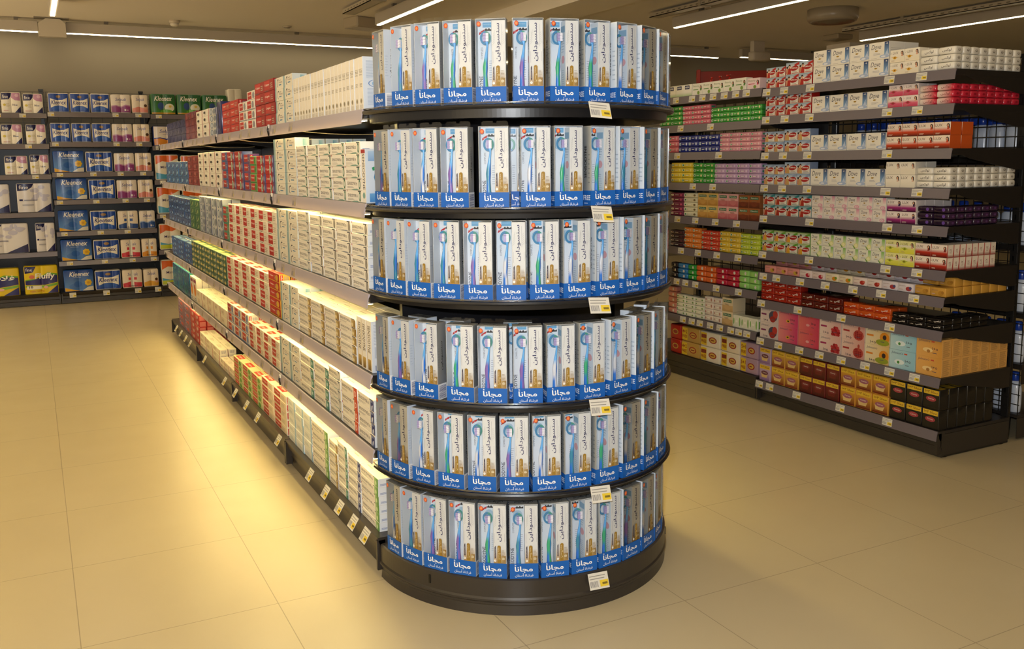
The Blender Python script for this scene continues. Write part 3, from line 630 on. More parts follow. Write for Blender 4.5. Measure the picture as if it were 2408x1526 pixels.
LEFT = [
 # shelf, near, far, cols, rows, height, depth, mesh, name, description, rows behind
 (0, 6.76, 7.72, 5, 3, .150, .05, cf('navy', '#34335a', a_blotch(['#4a4a78', '#23244a', '#6a6a92'], 8, 2), 'film'), 'blue_toothpaste_carton', 'dark blue toothpaste carton', 0),
 (0, 6.285, 6.755, 2, 4, .180, .05, cf('dred', '#7d2227', a_blotch(['#a2524e', '#5a1519', '#8e2f30'], 7, 3), 'film'), 'red_toothpaste_carton', 'deep red toothpaste carton', 0),
 (0, 5.805, 6.28, 2, 4, .167, .05, cf('dot', W0, a_dot), 'white_toothpaste_carton', 'white carton with black mark', 0),
 (0, 5.55, 5.80, 1, 4, .160, .05, cf('circ', '#c9c9c8', a_circle), 'white_toothpaste_carton', 'white carton with grey circles', 0),
 (0, 5.42, 5.545, 1, 1, .185, .06, cf('tall', '#1d2766', a_blotch(['#34409a', '#161c4c'], 5, 4), 'film', .004, 2), 'blue_toothpaste_carton', 'tall navy upright carton', 0),
 (0, 4.915, 5.38, 2, 4, .165, .05, cf('bred', '#b52a22', a_colg('#c6402f', side='#8c1d18', x1=.5)), 'red_toothpaste_carton', 'bright red small toothpaste carton', 0),
 (0, 4.53, 4.91, 2, 3, .140, .05, cf('wred', W0, a_colg('#b3241f', stripe='#8f8f9c')), 'white_toothpaste_carton', 'white carton with red logo', 0),
 (0, 4.13, 4.525, 2, 4, .205, .055, cf('crim', '#9c1f1d', a_colg('#b0302a', side='#8d1518', x1=.6)), 'red_toothpaste_carton', 'crimson carton with pale lettering', 0),
 (0, 3.812, 4.112, 2, 4, .197, .06, cf('curve', W0, a_curve), 'enamel_toothpaste_carton', 'white carton with black curve', 0),
 (0, 2.915, 3.805, 20, 1, .170, .095, cf('true', '#ece5d6', a_true), 'whitening_toothpaste_carton', 'tall slim white carton', 1),
 (1, 6.765, 7.916, 5, 3, .160, .05, cf('clearblue', '#3f6fa6', a_blotch(['#6d9cc8', '#2a5590', '#9cc0de'], 8, 5), 'film'), 'blue_toothpaste_carton', 'glossy blue toothpaste carton', 0),
 (1, 6.31, 6.76, 2, 4, .195, .05, cf('dred2', '#83272a', a_blotch(['#a85a55', '#631a1d'], 7, 6)), 'red_toothpaste_carton', 'deep red toothpaste carton', 0),
 (1, 5.465, 6.30, 4, 5, .210, .05, cf('dot', W0, a_dot), 'white_toothpaste_carton', 'white carton with black mark', 0),
 (1, 5.298, 5.46, 1, 4, .202, .05, cf('rb', '#4d5f94', a_colg('#9c2722', x1=.62)), 'red_toothpaste_carton', 'blue carton with red block', 0),
 (1, 4.872, 5.293, 2, 4, .200, .05, cf('ovr', '#a5211f', a_oval_red), 'red_toothpaste_carton', 'red carton with pale oval', 0),
 (1, 4.715, 4.86, 1, 4, .185, .05, cf('rb2', '#6a4a7c', a_colg('#9c2722', x1=.7)), 'red_toothpaste_carton', 'violet carton with red block', 0),
 (1, 4.56, 4.71, 1, 4, .172, .05, cf('grw', '#7da06a', a_colg('#b3302a', x1=.7, stripe='#3f8f3a')), 'green_toothpaste_carton', 'green carton with red block', 0),
 (1, 4.197, 4.554, 2, 4, .172, .05, cf('ovr2', '#b5201d', a_oval_red), 'red_toothpaste_carton', 'scarlet carton with pale oval', 0),
 (1, 3.805, 4.19, 2, 5, .240, .06, cf('curve', W0, a_curve), 'enamel_toothpaste_carton', 'white carton with black curve', 0),
 (1, 2.962, 3.792, 5, 5, .203, .048, cf('sgreen', '#ece6d8', a_sens('green')), 'sensitive_toothpaste_carton', 'white carton with green emblem', 1),
 (1, 2.915, 2.958, 1, 1, .176, .10, cf('stand', '#ece6da', a_stand('#7fa8a0')), 'sensitive_toothpaste_carton', 'upright white carton with blue ring', 0),
 (2, 6.765, 7.90, 4, 4, .195, .05, cf('blue3', '#2f5692', a_blotch(['#6f93c4', '#1f3a76', '#86a6cf'], 8, 7), 'film'), 'blue_toothpaste_carton', 'blue toothpaste carton', 1),
 (2, 6.36, 6.76, 2, 4, .198, .05, cf('green3', '#3d6a45', a_blotch(['#6f9166', '#25492d', '#93ab6a'], 8, 8)), 'green_toothpaste_carton', 'dark green toothpaste carton', 1),
 (2, 5.91, 6.355, 2, 5, .230, .05, cf('wob', '#a9adb8', a_circle), 'white_toothpaste_carton', 'pale carton with blue edge', 1),
 (2, 5.525, 5.90, 2, 4, .230, .05, cf('circ2', '#c7c9cc', a_circle), 'white_toothpaste_carton', 'pale carton with grey circles', 1),
 (2, 5.345, 5.52, 1, 4, .197, .05, cf('rgr', '#4f8a72', a_colg('#a32a26', x1=.6)), 'green_toothpaste_carton', 'teal carton with red block', 0),
 (2, 4.197, 5.34, 6, 4, .214, .05, cf('wred3', '#e4dccb', a_colg('#b01f1a')), 'white_toothpaste_carton', 'white carton with red logo', 1),
 (2, 3.825, 4.19, 2, 5, .232, .06, cf('curve', W0, a_curve), 'enamel_toothpaste_carton', 'white carton with black curve', 1),
 (2, 3.636, 3.82, 1, 6, .238, .048, cf('sswirl', '#e9e3d5', a_sens('swirl')), 'sensitive_toothpaste_carton', 'white carton with silver ring', 1),
 (2, 2.915, 3.632, 4, 6, .231, .048, cf('soval', '#ece6d8', a_sens('oval')), 'sensitive_toothpaste_carton', 'white carton with grey oval', 1),
 (3, 6.81, 7.84, 3, 4, .146, .05, cf('blue4', '#2b5aa0', a_blotch(['#5f8fc8', '#1d3f82', '#8fb2d6'], 8, 9), 'film'), 'blue_toothpaste_carton', 'blue toothpaste carton', 1),
 (3, 5.51, 6.80, 6, 5, .178, .05, cf('green4', '#3c5f47', a_blotch(['#a9b29a', '#21402c', '#8a9a80', '#d8c878'], 9, 10)), 'green_toothpaste_carton', 'dark green mottled carton', 2),
 (3, 4.415, 5.48, 5, 4, .183, .05, cf('wred4', '#e6ddc8', a_colg('#b82a1e')), 'white_toothpaste_carton', 'white carton with red logo', 2),
 (3, 4.19, 4.41, 1, 5, .204, .05, cf('ryel', '#b3271c', a_colg('#c23a2a', side='#e0b23c', x1=.5, stripe='#d9a93a')), 'red_toothpaste_carton', 'red and yellow toothpaste carton', 1),
 (3, 3.868, 4.18, 2, 4, .177, .06, cf('curve', W0, a_curve), 'enamel_toothpaste_carton', 'white carton with black curve', 1),
 (3, 3.076, 3.862, 4, 5, .160, .048, cf('sgold', '#ece4d2', a_sens('gold')), 'sensitive_toothpaste_carton', 'cream carton with gold end', 3),
 (3, 2.915, 3.068, 3, 1, .176, .10, cf('spine', '#ece6d8', a_spine), 'sensitive_toothpaste_carton', 'upright carton with gold foot', 0),
 (4, 7.005, 7.90, 3, 3, .182, .05, cf('bg5', '#2a6a94', a_blotch(['#3f9a7a', '#1d4f86', '#5fb094'], 8, 11), 'film'), 'blue_toothpaste_carton', 'blue carton with green top', 1),
 (4, 6.70, 6.97, 2, 1, .172, .04, cf('fruit', '#d8d0c0', a_fruit), 'fruit_toothpaste_carton', 'upright carton with orange fruit', 2),
 (4, 5.545, 6.685, 5, 2, .104, .05, cf('cream5', '#e8dec6', a_cream), 'cream_toothpaste_carton', 'low cream toothpaste carton', 2),
 (4, 4.945, 5.535, 3, 3, .165, .05, cf('wrb5', '#d9cfc0', a_colg('#a8442e', stripe='#6f86b8')), 'white_toothpaste_carton', 'white carton with blue stripe', 1),
 (4, 4.25, 4.935, 4, 3, .136, .05, cf('wrd5', '#e8dcc4', a_colg('#b8402a')), 'white_toothpaste_carton', 'white carton with red logo', 2),
 (4, 3.882, 4.242, 2, 4, .174, .06, cf('curve', W0, a_curve), 'enamel_toothpaste_carton', 'white carton with black curve', 1),
 (4, 3.445, 3.876, 2, 4, .166, .048, cf('steal', '#ece4d0', a_sens('teal')), 'sensitive_toothpaste_carton', 'cream carton with teal end', 2),
 (4, 3.285, 3.439, 1, 5, .187, .05, cf('sswirl2', '#e6e0d0', a_sens('swirl')), 'sensitive_toothpaste_carton', 'white carton with silver ring', 1),
 (4, 3.086, 3.28, 1, 4, .166, .048, cf('sred', '#ece4d2', a_sens('red')), 'sensitive_toothpaste_carton', 'cream carton with orange end', 2),
 (4, 2.905, 3.08, 1, 4, .166, .048, cf('sblue', '#ece4d2', a_sens('blue')), 'sensitive_toothpaste_carton', 'cream carton with blue end', 2),
 (5, 7.165, 7.79, 2, 4, .215, .05, cf('rb6', '#7a5a6a', a_blotch(['#9a8a9a', '#4d62a8', '#b8463c'], 7, 12)), 'red_toothpaste_carton', 'mauve and red toothpaste carton', 1),
 (5, 6.75, 7.155, 2, 5, .212, .05, cf('red6', '#a82a26', a_blotch(['#b9655c', '#8a1d20', '#c9b0a8'], 6, 13)), 'red_toothpaste_carton', 'red toothpaste carton', 3),
 (5, 5.96, 6.74, 3, 3, .104, .05, cf('cream6', '#e6dcc6', a_cream), 'cream_toothpaste_carton', 'cream toothpaste carton', 1),
 (5, 5.505, 5.95, 3, 2, .06, .05, cf('creamr6', '#e2d2bc', a_cream), 'cream_toothpaste_carton', 'low cream and red carton', 1),
 (5, 4.755, 5.49, 3, 5, .160, .05, cf('herb6', '#c9c795', a_colg('#c23a26', stripe='#5a9a35')), 'herbal_toothpaste_carton', 'green and cream herbal carton', 2),
 (5, 4.225, 4.745, 2, 5, .190, .05, cf('crd6', '#e3d3b6', a_colg('#a83222', side='#e6ddd0')), 'white_toothpaste_carton', 'cream carton with red logo', 2),
 (5, 3.782, 4.19, 3, 5, .200, .05, cf('lb6', '#e2e4de', a_lightblue), 'gum_toothpaste_carton', 'white carton with pale blue end', 2),
 (5, 3.530, 3.775, 1, 5, .195, .048, cf('sleaf', '#ece6d4', a_sens('leaf')), 'sensitive_toothpaste_carton', 'cream carton with green end', 2),
 (5, 3.405, 3.52, 1, 5, .178, .048, cf('sgold6', '#ece4d0', a_sens('gold')), 'sensitive_toothpaste_carton', 'cream carton with gold end', 2),
 (5, 3.278, 3.40, 1, 5, .204, .048, cf('steal6', '#ece6d6', a_sens('teal')), 'sensitive_toothpaste_carton', 'cream carton with teal end', 2),
 (5, 3.124, 3.272, 1, 5, .190, .048, cf('sblue6', '#ece6d8', a_sens('blue')), 'sensitive_toothpaste_carton', 'cream carton with blue end', 2),
 (5, 2.925, 3.118, 1, 6, .190, .048, cf('sleaf2', '#ece6d8', a_sens('leaf')), 'sensitive_toothpaste_carton', 'white carton with green end', 2),
]
for (i, y0, y1, nc, nr, hh, d, mf, nm, ds, bk) in LEFT:
    z = (ZL+[ZLB])[i]
    run(XPL+(.012 if i == 5 else 0), 0, y0, y1, nc, nr, hh, z, d, mf, nm, ds, 'toothpaste', SH[i], f'{ds}s, {SH[i]} of the toothpaste gondola', bk)
# loose extras on the toothpaste gondola
o = obj('white_toothpaste_carton', carton('wred', .19, .05, .045, W0, a_colg('#b3241f', stripe='#8f8f9c')), None, (.985, 4.66, ZL[0]+.1412), R(-90)); tag(o, 'single white and red carton lying on its stack, top shelf', 'toothpaste')
for k in range(4):
    for q in range(4):
        o = obj('enamel_toothpaste_carton', carton('curve', .155, .055, .058, W0, a_curve), None, (XPL+.075+.06*k, 3.9, ZL[1]+.001+q*.0585), R(-90)); tag(o, f'white carton with black curve, {ORD[q]} layer, {ORD[k]} row deep, second shelf', 'toothpaste', 'white carton with black curves, second shelf of the toothpaste gondola')
o = obj('sensitive_toothpaste_carton', carton('stand2', .036, .03, .165, '#dfe6ee', a_stand('#c9a0a8')), None, (1.02, 2.893, ZLB+.001), R(-90)); tag(o, 'small pale blue upright carton beside the rounded display, bottom deck', 'toothpaste')

# ------------------------------------------------------------------ toothbrush packs on the rounded display
PW, PD, PH = .0875, .044, .239
def pack_meshes():
    r = {}
    # toothpaste carton on the right half
    x0, x1 = .003, PW/2-.0012; w = x1-x0; cx = (x0+x1)/2
    mb = MB(); mb.box(x0, x1, .0012, PD-.003, .004, PH-.004, lin('#dad9d6'), 0, .0008)
    f = CV(mb, (x0, .0012, .004), (1,0,0), (0,0,1), (0,-1,0), w, PH-.008)
    f.gv(.02, .205, .98, .40, '#b58f55', '#dad9d6'); f.gv(.02, .0, .98, .205, '#a37c3c', '#b58f55')
    f.gh(.62, .205, .98, .30, '#c9a868', '#8d6b38'); f.ell(.78, .26, .12, .018, '#e8dab8')
    f.text('سنسوداين', .28, .50, .66, .965, '#25265a', rot=90, bold=.012)
    for k in range(6):
        f.line(.06+.02*k, .70+.026*k, .24, .74+.028*k, .0005, '#a9a8a6'); f.line(.95-.015*k, .74+.024*k, .80, .71+.026*k, .0005, '#a9a8a6')
    f.line(.74, .68, .74, .95, .0005, '#8d8a96'); f.line(.1, .48, .1, .62, .0006, '#9c98a2'); f.line(.9, .50, .9, .62, .0005, '#9c98a2')
    f.poly([(.10, .27), (.19, .27), (.19, .43), (.16, .445), (.10, .42)], '#3a3240'); f.text('عناية', .115, .29, .165, .40, '#b7b0b8', rot=90)
    f.rect(.32, .205, .60, .43, '#94742a'); f.ell(.46, .43, .14, .02, '#94742a', 14); f.text('عناية متعددة', .37, .245, .47, .425, '#efe6cc', rot=90); f.lines(.50, .25, .56, .40, 2, '#cdbb8a', .3)
    f.ell(.14, .235, .085, .017, '#f0eee8'); f.text('٢', .115, .226, .165, .244, '#3a3240')
    f.lines(.66, .215, .92, .40, 11, '#8b7a5c', .25)
    g = CV(mb, (x0, PD-.003, .004), (0,-1,0), (0,0,1), (-1,0,0), PD-.0042, PH-.008)   # side seen through the window
    g.gv(.0, .0, 1, 1, '#cfd9e2', '#e0e7ed'); g.ell(.5, .53, .32, .05, '#d9a3a8'); g.lines(.2, .2, .8, .42, 8, '#a9bacb', .3); g.lines(.15, .62, .85, .82, 6, '#a9bacb', .3); g.rect(.1, .86, .9, .94, '#8fb3cf')
    r['toothpaste_carton'] = mb.mesh('toothpaste_carton', ['card'])
    # card of the toothbrush, its left side, back and top
    mb = MB(); T = .0008
    mb.box(-PW/2, PW/2, PD-T, PD, 0, PH, lin('#e2e5ea')); mb.box(-PW/2, -PW/2+T, .0, PD-T, 0, PH, lin('#dde2e8')); mb.box(PW/2-T, PW/2, 0.0, PD-T, 0, PH, lin('#cdd2da'))
    mb.box(-PW/2, PW/2, -.0002, PD, PH, PH+T, lin('#e6e6e4'))
    c = CV(mb, (-PW/2+T, PD-T, .0), (1,0,0), (0,0,1), (0,-1,0), PW/2, PH)
    c.gv(0, .2, 1, .9, '#e4e6ea', '#d6e0e8'); c.rect(.32, .925, .98, .985, '#6fa9d0'); c.text('sensodyne', .38, .95, .9, .972, '#b9d6ea')
    c.poly([(.45, .895), (.55, .918), (.65, .90), (.75, .92), (.85, .90), (1, .912), (1, .884), (.45, .884)], '#3b3a3c')
    c.poly([(.06, .835), (.40, .875), (.46, .905), (.10, .868)], '#c0282c'); c.lines(.16, .862, .36, .872, 1, '#f0d0d0', .5)
    c.ell(.60, .79, .34, .072, '#a9c3d4')
    c.text('COMPLETE', .2, .55, .32, .69, '#6d6f78', rot=90); c.text('SENSODYNE', .06, .02, .30, .345, '#4a4c58', rot=90, bold=.008); c.lines(.74, .3, .95, .55, 9, '#a9adb8', .25)
    hl = CV(mb, (-.0345, .0165, .165), (1,0,0), (0,0,1), (0,-1,0), .036, .046); hl.ring(.5, .5, .46, .44, .34, '#4a88b4', 16, 90, 300); hl.ring(.5, .5, .42, .42, .36, '#559a8c', 12, -60, 90)
    l = CV(mb, (-PW/2, PD, 0), (0,-1,0), (0,0,1), (-1,0,0), PD, PH)
    l.text('SENSODYNE', .18, .36, .46, .76, '#34353c', rot=90, bold=.02); l.lines(.6, .3, .9, .7, 7, '#b4bfcb', .25)
    q = CV(mb, (PW/2, 0, 0), (0,1,0), (0,0,1), (1,0,0), PD, PH)
    q.text('سنسوداين', .42, .38, .66, .76, '#23242a', rot=90, bold=.02); q.line(.84, .3, .84, .8, .0006, '#8b93a2'); q.lines(.06, .42, .3, .7, 8, '#b9c1cd', .25)
    t = CV(mb, (-PW/2, 0, PH+T), (1,0,0), (0,1,0), (0,0,1), PW, PD); t.text('سنسوداين', .18, .2, .84, .72, '#23242a', rot=180, bold=.015)
    r['backing_card'] = mb.mesh('backing_card', ['card'])
    # printed blue sleeve at the foot
    B = .049; mb = MB(); e_ = .0008
    mb.box(-PW/2-e_, PW/2+e_, -e_, 0, 0, B, lin('#165cb0')); mb.box(-PW/2-e_, -PW/2, 0, PD, 0, B, lin('#165cb0')); mb.box(PW/2, PW/2+e_, 0, PD, 0, B, lin('#e3e4e6'))
    c = CV(mb, (-PW/2-e_, -e_, 0), (1,0,0), (0,0,1), (0,-1,0), PW+2*e_, B)
    c.text('مجانا', .17, .40, .80, .82, '#f1f2f4', bold=.02); c.line(.17, .90, .22, .875, .0011, '#f1f2f4'); c.line(.17, .945, .22, .92, .0011, '#f1f2f4')
    c.text('فرشاة أسنان', .18, .10, .82, .36, '#dfe7f2', bold=.006)
    c = CV(mb, (-PW/2-e_, PD, 0), (0,-1,0), (0,0,1), (-1,0,0), PD, B); c.text('FREE', .1, .42, .92, .72, '#dfe7f2', bold=.015); c.lines(.2, .2, .85, .32, 1, '#9fb8dc', .5)
    c = CV(mb, (PW/2+e_, 0, 0), (0,1,0), (0,0,1), (1,0,0), PD, B); c.k += 1
    for i in range(13): c.poly([(.12, .08+.064*i), (.92, .08+.064*i), (.92, .08+.064*i+.02+.02*random.random()), (.12, .08+.064*i+.02+.02*random.random())], '#2b3c6e', False)
    r['blue_sleeve'] = mb.mesh('blue_sleeve', ['card'])
    mb = MB(); a = .0011
    mb.add([(-PW/2-a, -a, B), (PW/2+a, -a, B), (PW/2+a, -a, PH+.002), (-PW/2-a, -a, PH+.002)], (1, 1, 1))
    mb.add([(-PW/2-a, PD, B), (-PW/2-a, -a, B), (-PW/2-a, -a, PH+.002), (-PW/2-a, PD, PH+.002)], (1, 1, 1))
    mb.add([(PW/2+a, -a, B), (PW/2+a, PD, B), (PW/2+a, PD, PH+.002), (PW/2+a, -a, PH+.002)], (1, 1, 1))
    mb.add([(-PW/2-a, -a, PH+.002), (PW/2+a, -a, PH+.002), (PW/2+a, PD, PH+.002), (-PW/2-a, PD, PH+.002)], (1, 1, 1))
    c = CV(mb, (-PW/2, -a, PH-.028), (1,0,0), (0,0,1), (0,-1,0), .024, .024, 1); c.ell(.42, .60, .26, .30, '#c8502a', 16); c.ell(.42, .60, .15, .18, '#e08a50', 12)
    r['clear_window'] = mb.mesh('clear_window', ['clear', 'card'])
    mb = MB(); mb.add([(-.040, PD*.75, PH+.002), (.040, PD*.75, PH+.002), (.040, PD*.75, PH+.013), (.034, PD*.75, PH+.018), (.006, PD*.75, PH+.018), (.005, PD*.75, PH+.012), (-.005, PD*.75, PH+.012), (-.006, PD*.75, PH+.018), (-.034, PD*.75, PH+.018), (-.040, PD*.75, PH+.013)], (1, 1, 1))
    r['hang_tab'] = mb.mesh('hang_tab', ['clear'])
    return r
def brush_meshes(accent):
    sec = [(.006, .0, .0058, .005), (.02, .0, .0064, .0056), (.045, -.0004, .0062, .0054), (.07, -.0008, .0052, .0048), (.09, -.0010, .0048, .0046), (.108, -.0008, .0060, .0050), (.122, .0, .0050, .0046), (.14, .0016, .0040, .0040), (.158, .0034, .0027, .0030), (.172, .0046, .0022, .0025), (.180, .004, .0030, .0026), (.190, .0024, .0056, .0026), (.202, .002, .0060, .0026), (.210, .002, .0042, .0022)]
    rings = []; cols = []; n = 14
    blue = lin('#2a78d8'); acc = lin(accent); lite = lin('#6ab2f0')
    for z, x, a, b in sec:
        ring = []
        for i in range(n):
            t = 2*math.pi*i/n; ring.append((-.0165+x*1.2+1.22*a*math.cos(t), .0095+b*math.sin(t), z*.955))
            k = math.cos(t) if z < .05 else -math.cos(t) if z > .085 else .3
            band = .03 < z < .135 and math.cos(t)*(1 if z < .075 else -1) > (.1 if z < .09 else -.35)
            cols.append(acc if band else (lite if z > .125 else blue))
        rings.append(ring)
    mb = MB(); pts = [p for r_ in rings for p in r_]; fs = []
    for k in range(len(rings)-1):
        for i in range(n): fs.append((k*n+i, k*n+(i+1) % n, (k+1)*n+(i+1) % n, (k+1)*n+i))
    fs += [tuple(range(n))[::-1], tuple(range((len(rings)-1)*n, len(rings)*n))]
    mb.faces(pts, fs, cols, 0, True); hm = mb.mesh('handle', ['paint'])
    mb = MB()
    for i in range(4):
        for j in range(6):
            mb.box(-.0215+i*.0040, -.0215+i*.0040+.0037, -.0006+.0012*(j % 2), .0072, .1765+j*.0040, .1765+j*.0040+.0036, lin('#eceaf2' if i > 1 else '#b4a8d6'))
    return hm, mb.mesh('bristles', ['paint'])
PM = pack_meshes()
BR = {n_: brush_meshes(c_) for n_, c_ in (('green', '#3fae7c'), ('purple', '#8a6ab4'), ('white', '#d9dbe2'), ('teal', '#3f8fae'))}
PK = {1: [(-168.3, 'white'), (-155.3, 'teal'), (-146.9, 'purple'), (-136.2, 'green'), (-124.6, 'green'), (-112.9, 'purple'), (-101.3, 'green'), (-89.8, 'green'), (-77.5, 'white'), (-65.4, 'white'), (-53.3, 'teal'), (-41.0, 'white')],
 2: [(-169.2, 'purple'), (-158.5, 'teal'), (-147.9, 'white'), (-137.3, 'purple'), (-124.1, 'teal'), (-110.8, 'white'), (-100.0, 'green'), (-87.5, 'green'), (-76.0, 'teal'), (-63.5, 'teal'), (-51.0, 'white'), (-38.5, 'white')],
 3: [(-173.2, 'white'), (-162.2, 'teal'), (-151.4, 'teal'), (-140.6, 'teal'), (-129.7, 'purple'), (-119.0, 'white'), (-108.2, 'green'), (-97.2, 'white'), (-85.6, 'white'), (-74.1, 'white'), (-62.8, 'teal'), (-51.2, 'teal'), (-39.5, 'white')],
 4: [(-172.6, 'white'), (-161.2, 'purple'), (-149.4, 'white'), (-136.5, 'green'), (-125.5, 'purple'), (-113.9, 'purple'), (-102.9, 'white'), (-91.6, 'green'), (-79.6, 'white'), (-67.4, 'white'), (-55.2, 'teal'), (-43.0, 'teal')],
 5: [(-174.7, 'white'), (-163.2, 'purple'), (-151.7, 'white'), (-140.5, 'green'), (-129.5, 'white'), (-118.7, 'purple'), (-107.9, 'white'), (-97.0, 'teal'), (-85.5, 'green'), (-74.0, 'white'), (-62.3, 'teal'), (-50.6, 'white'), (-38.9, 'teal')],
 6: [(-169.6, 'white'), (-158.7, 'teal'), (-147.9, 'purple'), (-137.2, 'purple'), (-126.5, 'green'), (-115.8, 'teal'), (-105.1, 'green'), (-94.4, 'teal'), (-83.5, 'green'), (-72.6, 'purple'), (-61.6, 'white'), (-50.6, 'teal'), (-39.6, 'white')]}
TIER = ['top tier', 'second tier', 'third tier', 'fourth tier', 'fifth tier', 'base tier']
def pack(r_, ang, z, colr, label, group, brush=True, tab=True):
    t = R(ang); e = tag(empty('toothbrush_pack', (EX+r_*math.cos(t), EY+r_*math.sin(t), z+.0008), t+R(90)), label, 'toothbrush pack', group)
    for n_ in ('toothpaste_carton', 'backing_card', 'blue_sleeve', 'clear_window', 'hang_tab'):
        if tab or n_ != 'hang_tab': obj(n_, PM[n_], e)
    if brush:
        h_, b_ = BR[colr]; tb = obj('toothbrush', h_, e); obj('bristles', b_, tb)
    return e
for row, l in PK.items():
    l = [list(q) for q in l]
    for _ in range(40):
        for i in range(len(l)-1):
            g_ = l[i+1][0]-l[i][0]
            if g_ < 10.75: l[i][0] -= (10.75-g_)/2; l[i+1][0] += (10.75-g_)/2
    z = (ZE+[ZEB])[row-1]
    for i, (a, cn) in enumerate(l):
        if row == 1 and i == 0:
            e = pack(.52, a, z, cn, 'boxed toothbrush turned sideways beside the tall white cartons, top tier', 'toothbrush packs on the top tier of the rounded display')
            e.location.x, e.location.y = .988, 2.80; e.rotation_euler.z = R(-176+90); continue
        r_ = ER-.0145-(.008 if row == 6 else 0)
        pack(r_, a, z, cn, f'boxed toothbrush with {cn} grip, {ORD[i]} along from the toothpaste aisle, {TIER[row-1]}', f'toothbrush packs on the {TIER[row-1]} of the rounded display', tab=row in (1, 2, 4))
    if row >= 2:      # packs standing behind the front ring
        for i, a in enumerate((-160, -143, -117, -58, -41) if row != 6 else (-165, -151, -137, -124)):
            pack(ER-.0145-.064, a, z, 'white', f'pack in the inner ring, {ORD[i]} from the toothpaste aisle, {TIER[row-1]}', f'inner packs on the {TIER[row-1]} of the rounded display', brush=False, tab=False)

# ------------------------------------------------------------------ soap designs
SKIN, HAIR = '#d9a585', '#2a1a14'
def woman(f, x, y, s, dress):
    f.ell(x, y, s*.62, s*.95, HAIR, 12); f.ell(x-.01, y-s*.05, s*.36, s*.60, SKIN, 12); f.poly([(x-s*.2, y-s*.5), (x+s*.2, y-s*.5), (x+s*.55, y-s*1.9), (x-s*.45, y-s*1.9)], dress); f.poly([(x+s*.15, y+s*.3), (x+s*.6, y+s*.1), (x+s*.75, y-s*1.5), (x+s*.45, y-s*1.4)], HAIR)
def a_life(top, stripe, dress, body='#e9e2d4'):
    def art(c):
        f = c['f']; f.gv(0, .66, 1, 1, '#c9d2d8', top); f.poly([(.55, .78), (1, 1), (1, .78)], stripe); f.poly([(.62, .72), (1, .97), (1, .80), (.74, .66)], stripe)
        f.poly([(.06, .02), (.40, .02), (.38, .42), (.30, .58), (.16, .5), (.04, .30)], dress); f.ell(.27, .72, .09, .15, HAIR, 12); f.ell(.28, .66, .07, .10, SKIN, 10); f.poly([(.02, .1), (.12, .05), (.2, .5), (.1, .62), (.04, .45)], '#c98a6a'); f.ell(.10, .62, .07, .1, HAIR, 10)
        f.ell(.66, .50, .31, .21, '#a51e1c', 18, .14); f.text('Lifebuoy', .42, .43, .90, .60, '#f0e6dc', bold=.02, slant=.06); f.rect(.46, .06, .97, .10, stripe); f.lines(.5, .15, .9, .26, 2, '#a59a88', .4)
        c['l'].rect(0, 0, 1, 1, stripe); c['r'].rect(0, 0, 1, 1, stripe); c['t'].rect(.05, .1, .95, .9, stripe)
    return art
def a_dove(n, dk, lt, sw):
    def art(c):
        f = c['f']; f.text('Dove', .12, .60, .60, .88, '#3c3f4e', slant=.1); f.ell(.36, .50, .075, .045, '#a8842e', 10); f.poly([(.36, .5), (.47, .55), (.40, .47)], '#a8842e')
        f.gv(.76, .26, .985, .985, lt, dk) if n != 'plain' else f.gv(.74, .40, .985, .985, '#efe4da', dk)
        if n not in ('plain', 'green'): f.text(n, .82, .84, .93, .93, '#e8e6e0')
        if n == 'green': f.ell(.80, .28, .17, .2, '#d9d98a', 16); f.ell(.80, .28, .12, .14, '#e9e8b4', 14); f.poly([(.5, .30), (.56, .30), (.78, .02), (.66, .02)], '#6f9a3e')
        elif n == 'plain': f.ring(.76, .16, .20, .16, .35, sw); f.ring(.80, .16, .10, .08, .5, sw)
        else: f.poly([(.78, .2), (.90, .5), (.95, .62), (.93, .45), (.97, .22)], '#b9c6dc'); f.ell(.78, .16, .24, .10, sw, 16); f.ell(.72, .15, .12, .05, '#e4e6ec', 12)
        f.lines(.22, .28, .60, .40, 2, '#9a97a0', .35); f.lines(.1, .07, .55, .11, 1, '#b9b2aa', .5)
        c['t'].rect(.1, .2, .6, .7, '#e0dcd2'); c['r'].rect(0, 0, 1, 1, '#dcd9d2'); c['r'].lines(.1, .3, .9, .7, 4, '#b4b0aa', .3)
    return art
def a_lux(g0, g1, word='LUX', dress='#8a2a20', flower=None, side=None, tx='#4a3426'):
    def art(c):
        f = c['f']; f.gv(0, 0, 1, .34, g0, g1); f.gv(0, .34, 1, .66, g1, '#ece4d6')
        f.text(word, .08 if len(word) == 3 else .06, .66, .50 if len(word) == 3 else .56, .86, tx, slant=.05)
        if flower: f.ell(.34, .38, .13, .12, flower, 8); f.ell(.34, .38, .05, .05, '#7a4a1e', 8); f.poly([(.05, .44), (.24, .44), (.26, .36)], flower); f.poly([(.42, .44), (.62, .40), (.44, .36)], flower)
        woman(f, .85, .74, .15, dress if not flower else SKIN); f.lines(.1, .1, .42, .22, 2, '#e9dccb' if not flower else '#b59a7a', .35)
        if side: c['r'].rect(0, 0, 1, 1, side); c['t'].rect(0.02, .1, .98, .9, side)
    return art
def a_luxr(c):
    a_lux('#4a130e', '#b8301c', side='#e8dccb')(c); r = c['r']; r.rect(0, 0, .12, 1, '#b02c1a'); r.gv(.12, 0, 1, .3, '#8f2416', '#e8dccb'); r.text('LUX', .4, .35, .75, .7, '#7a3a2a', rot=90)
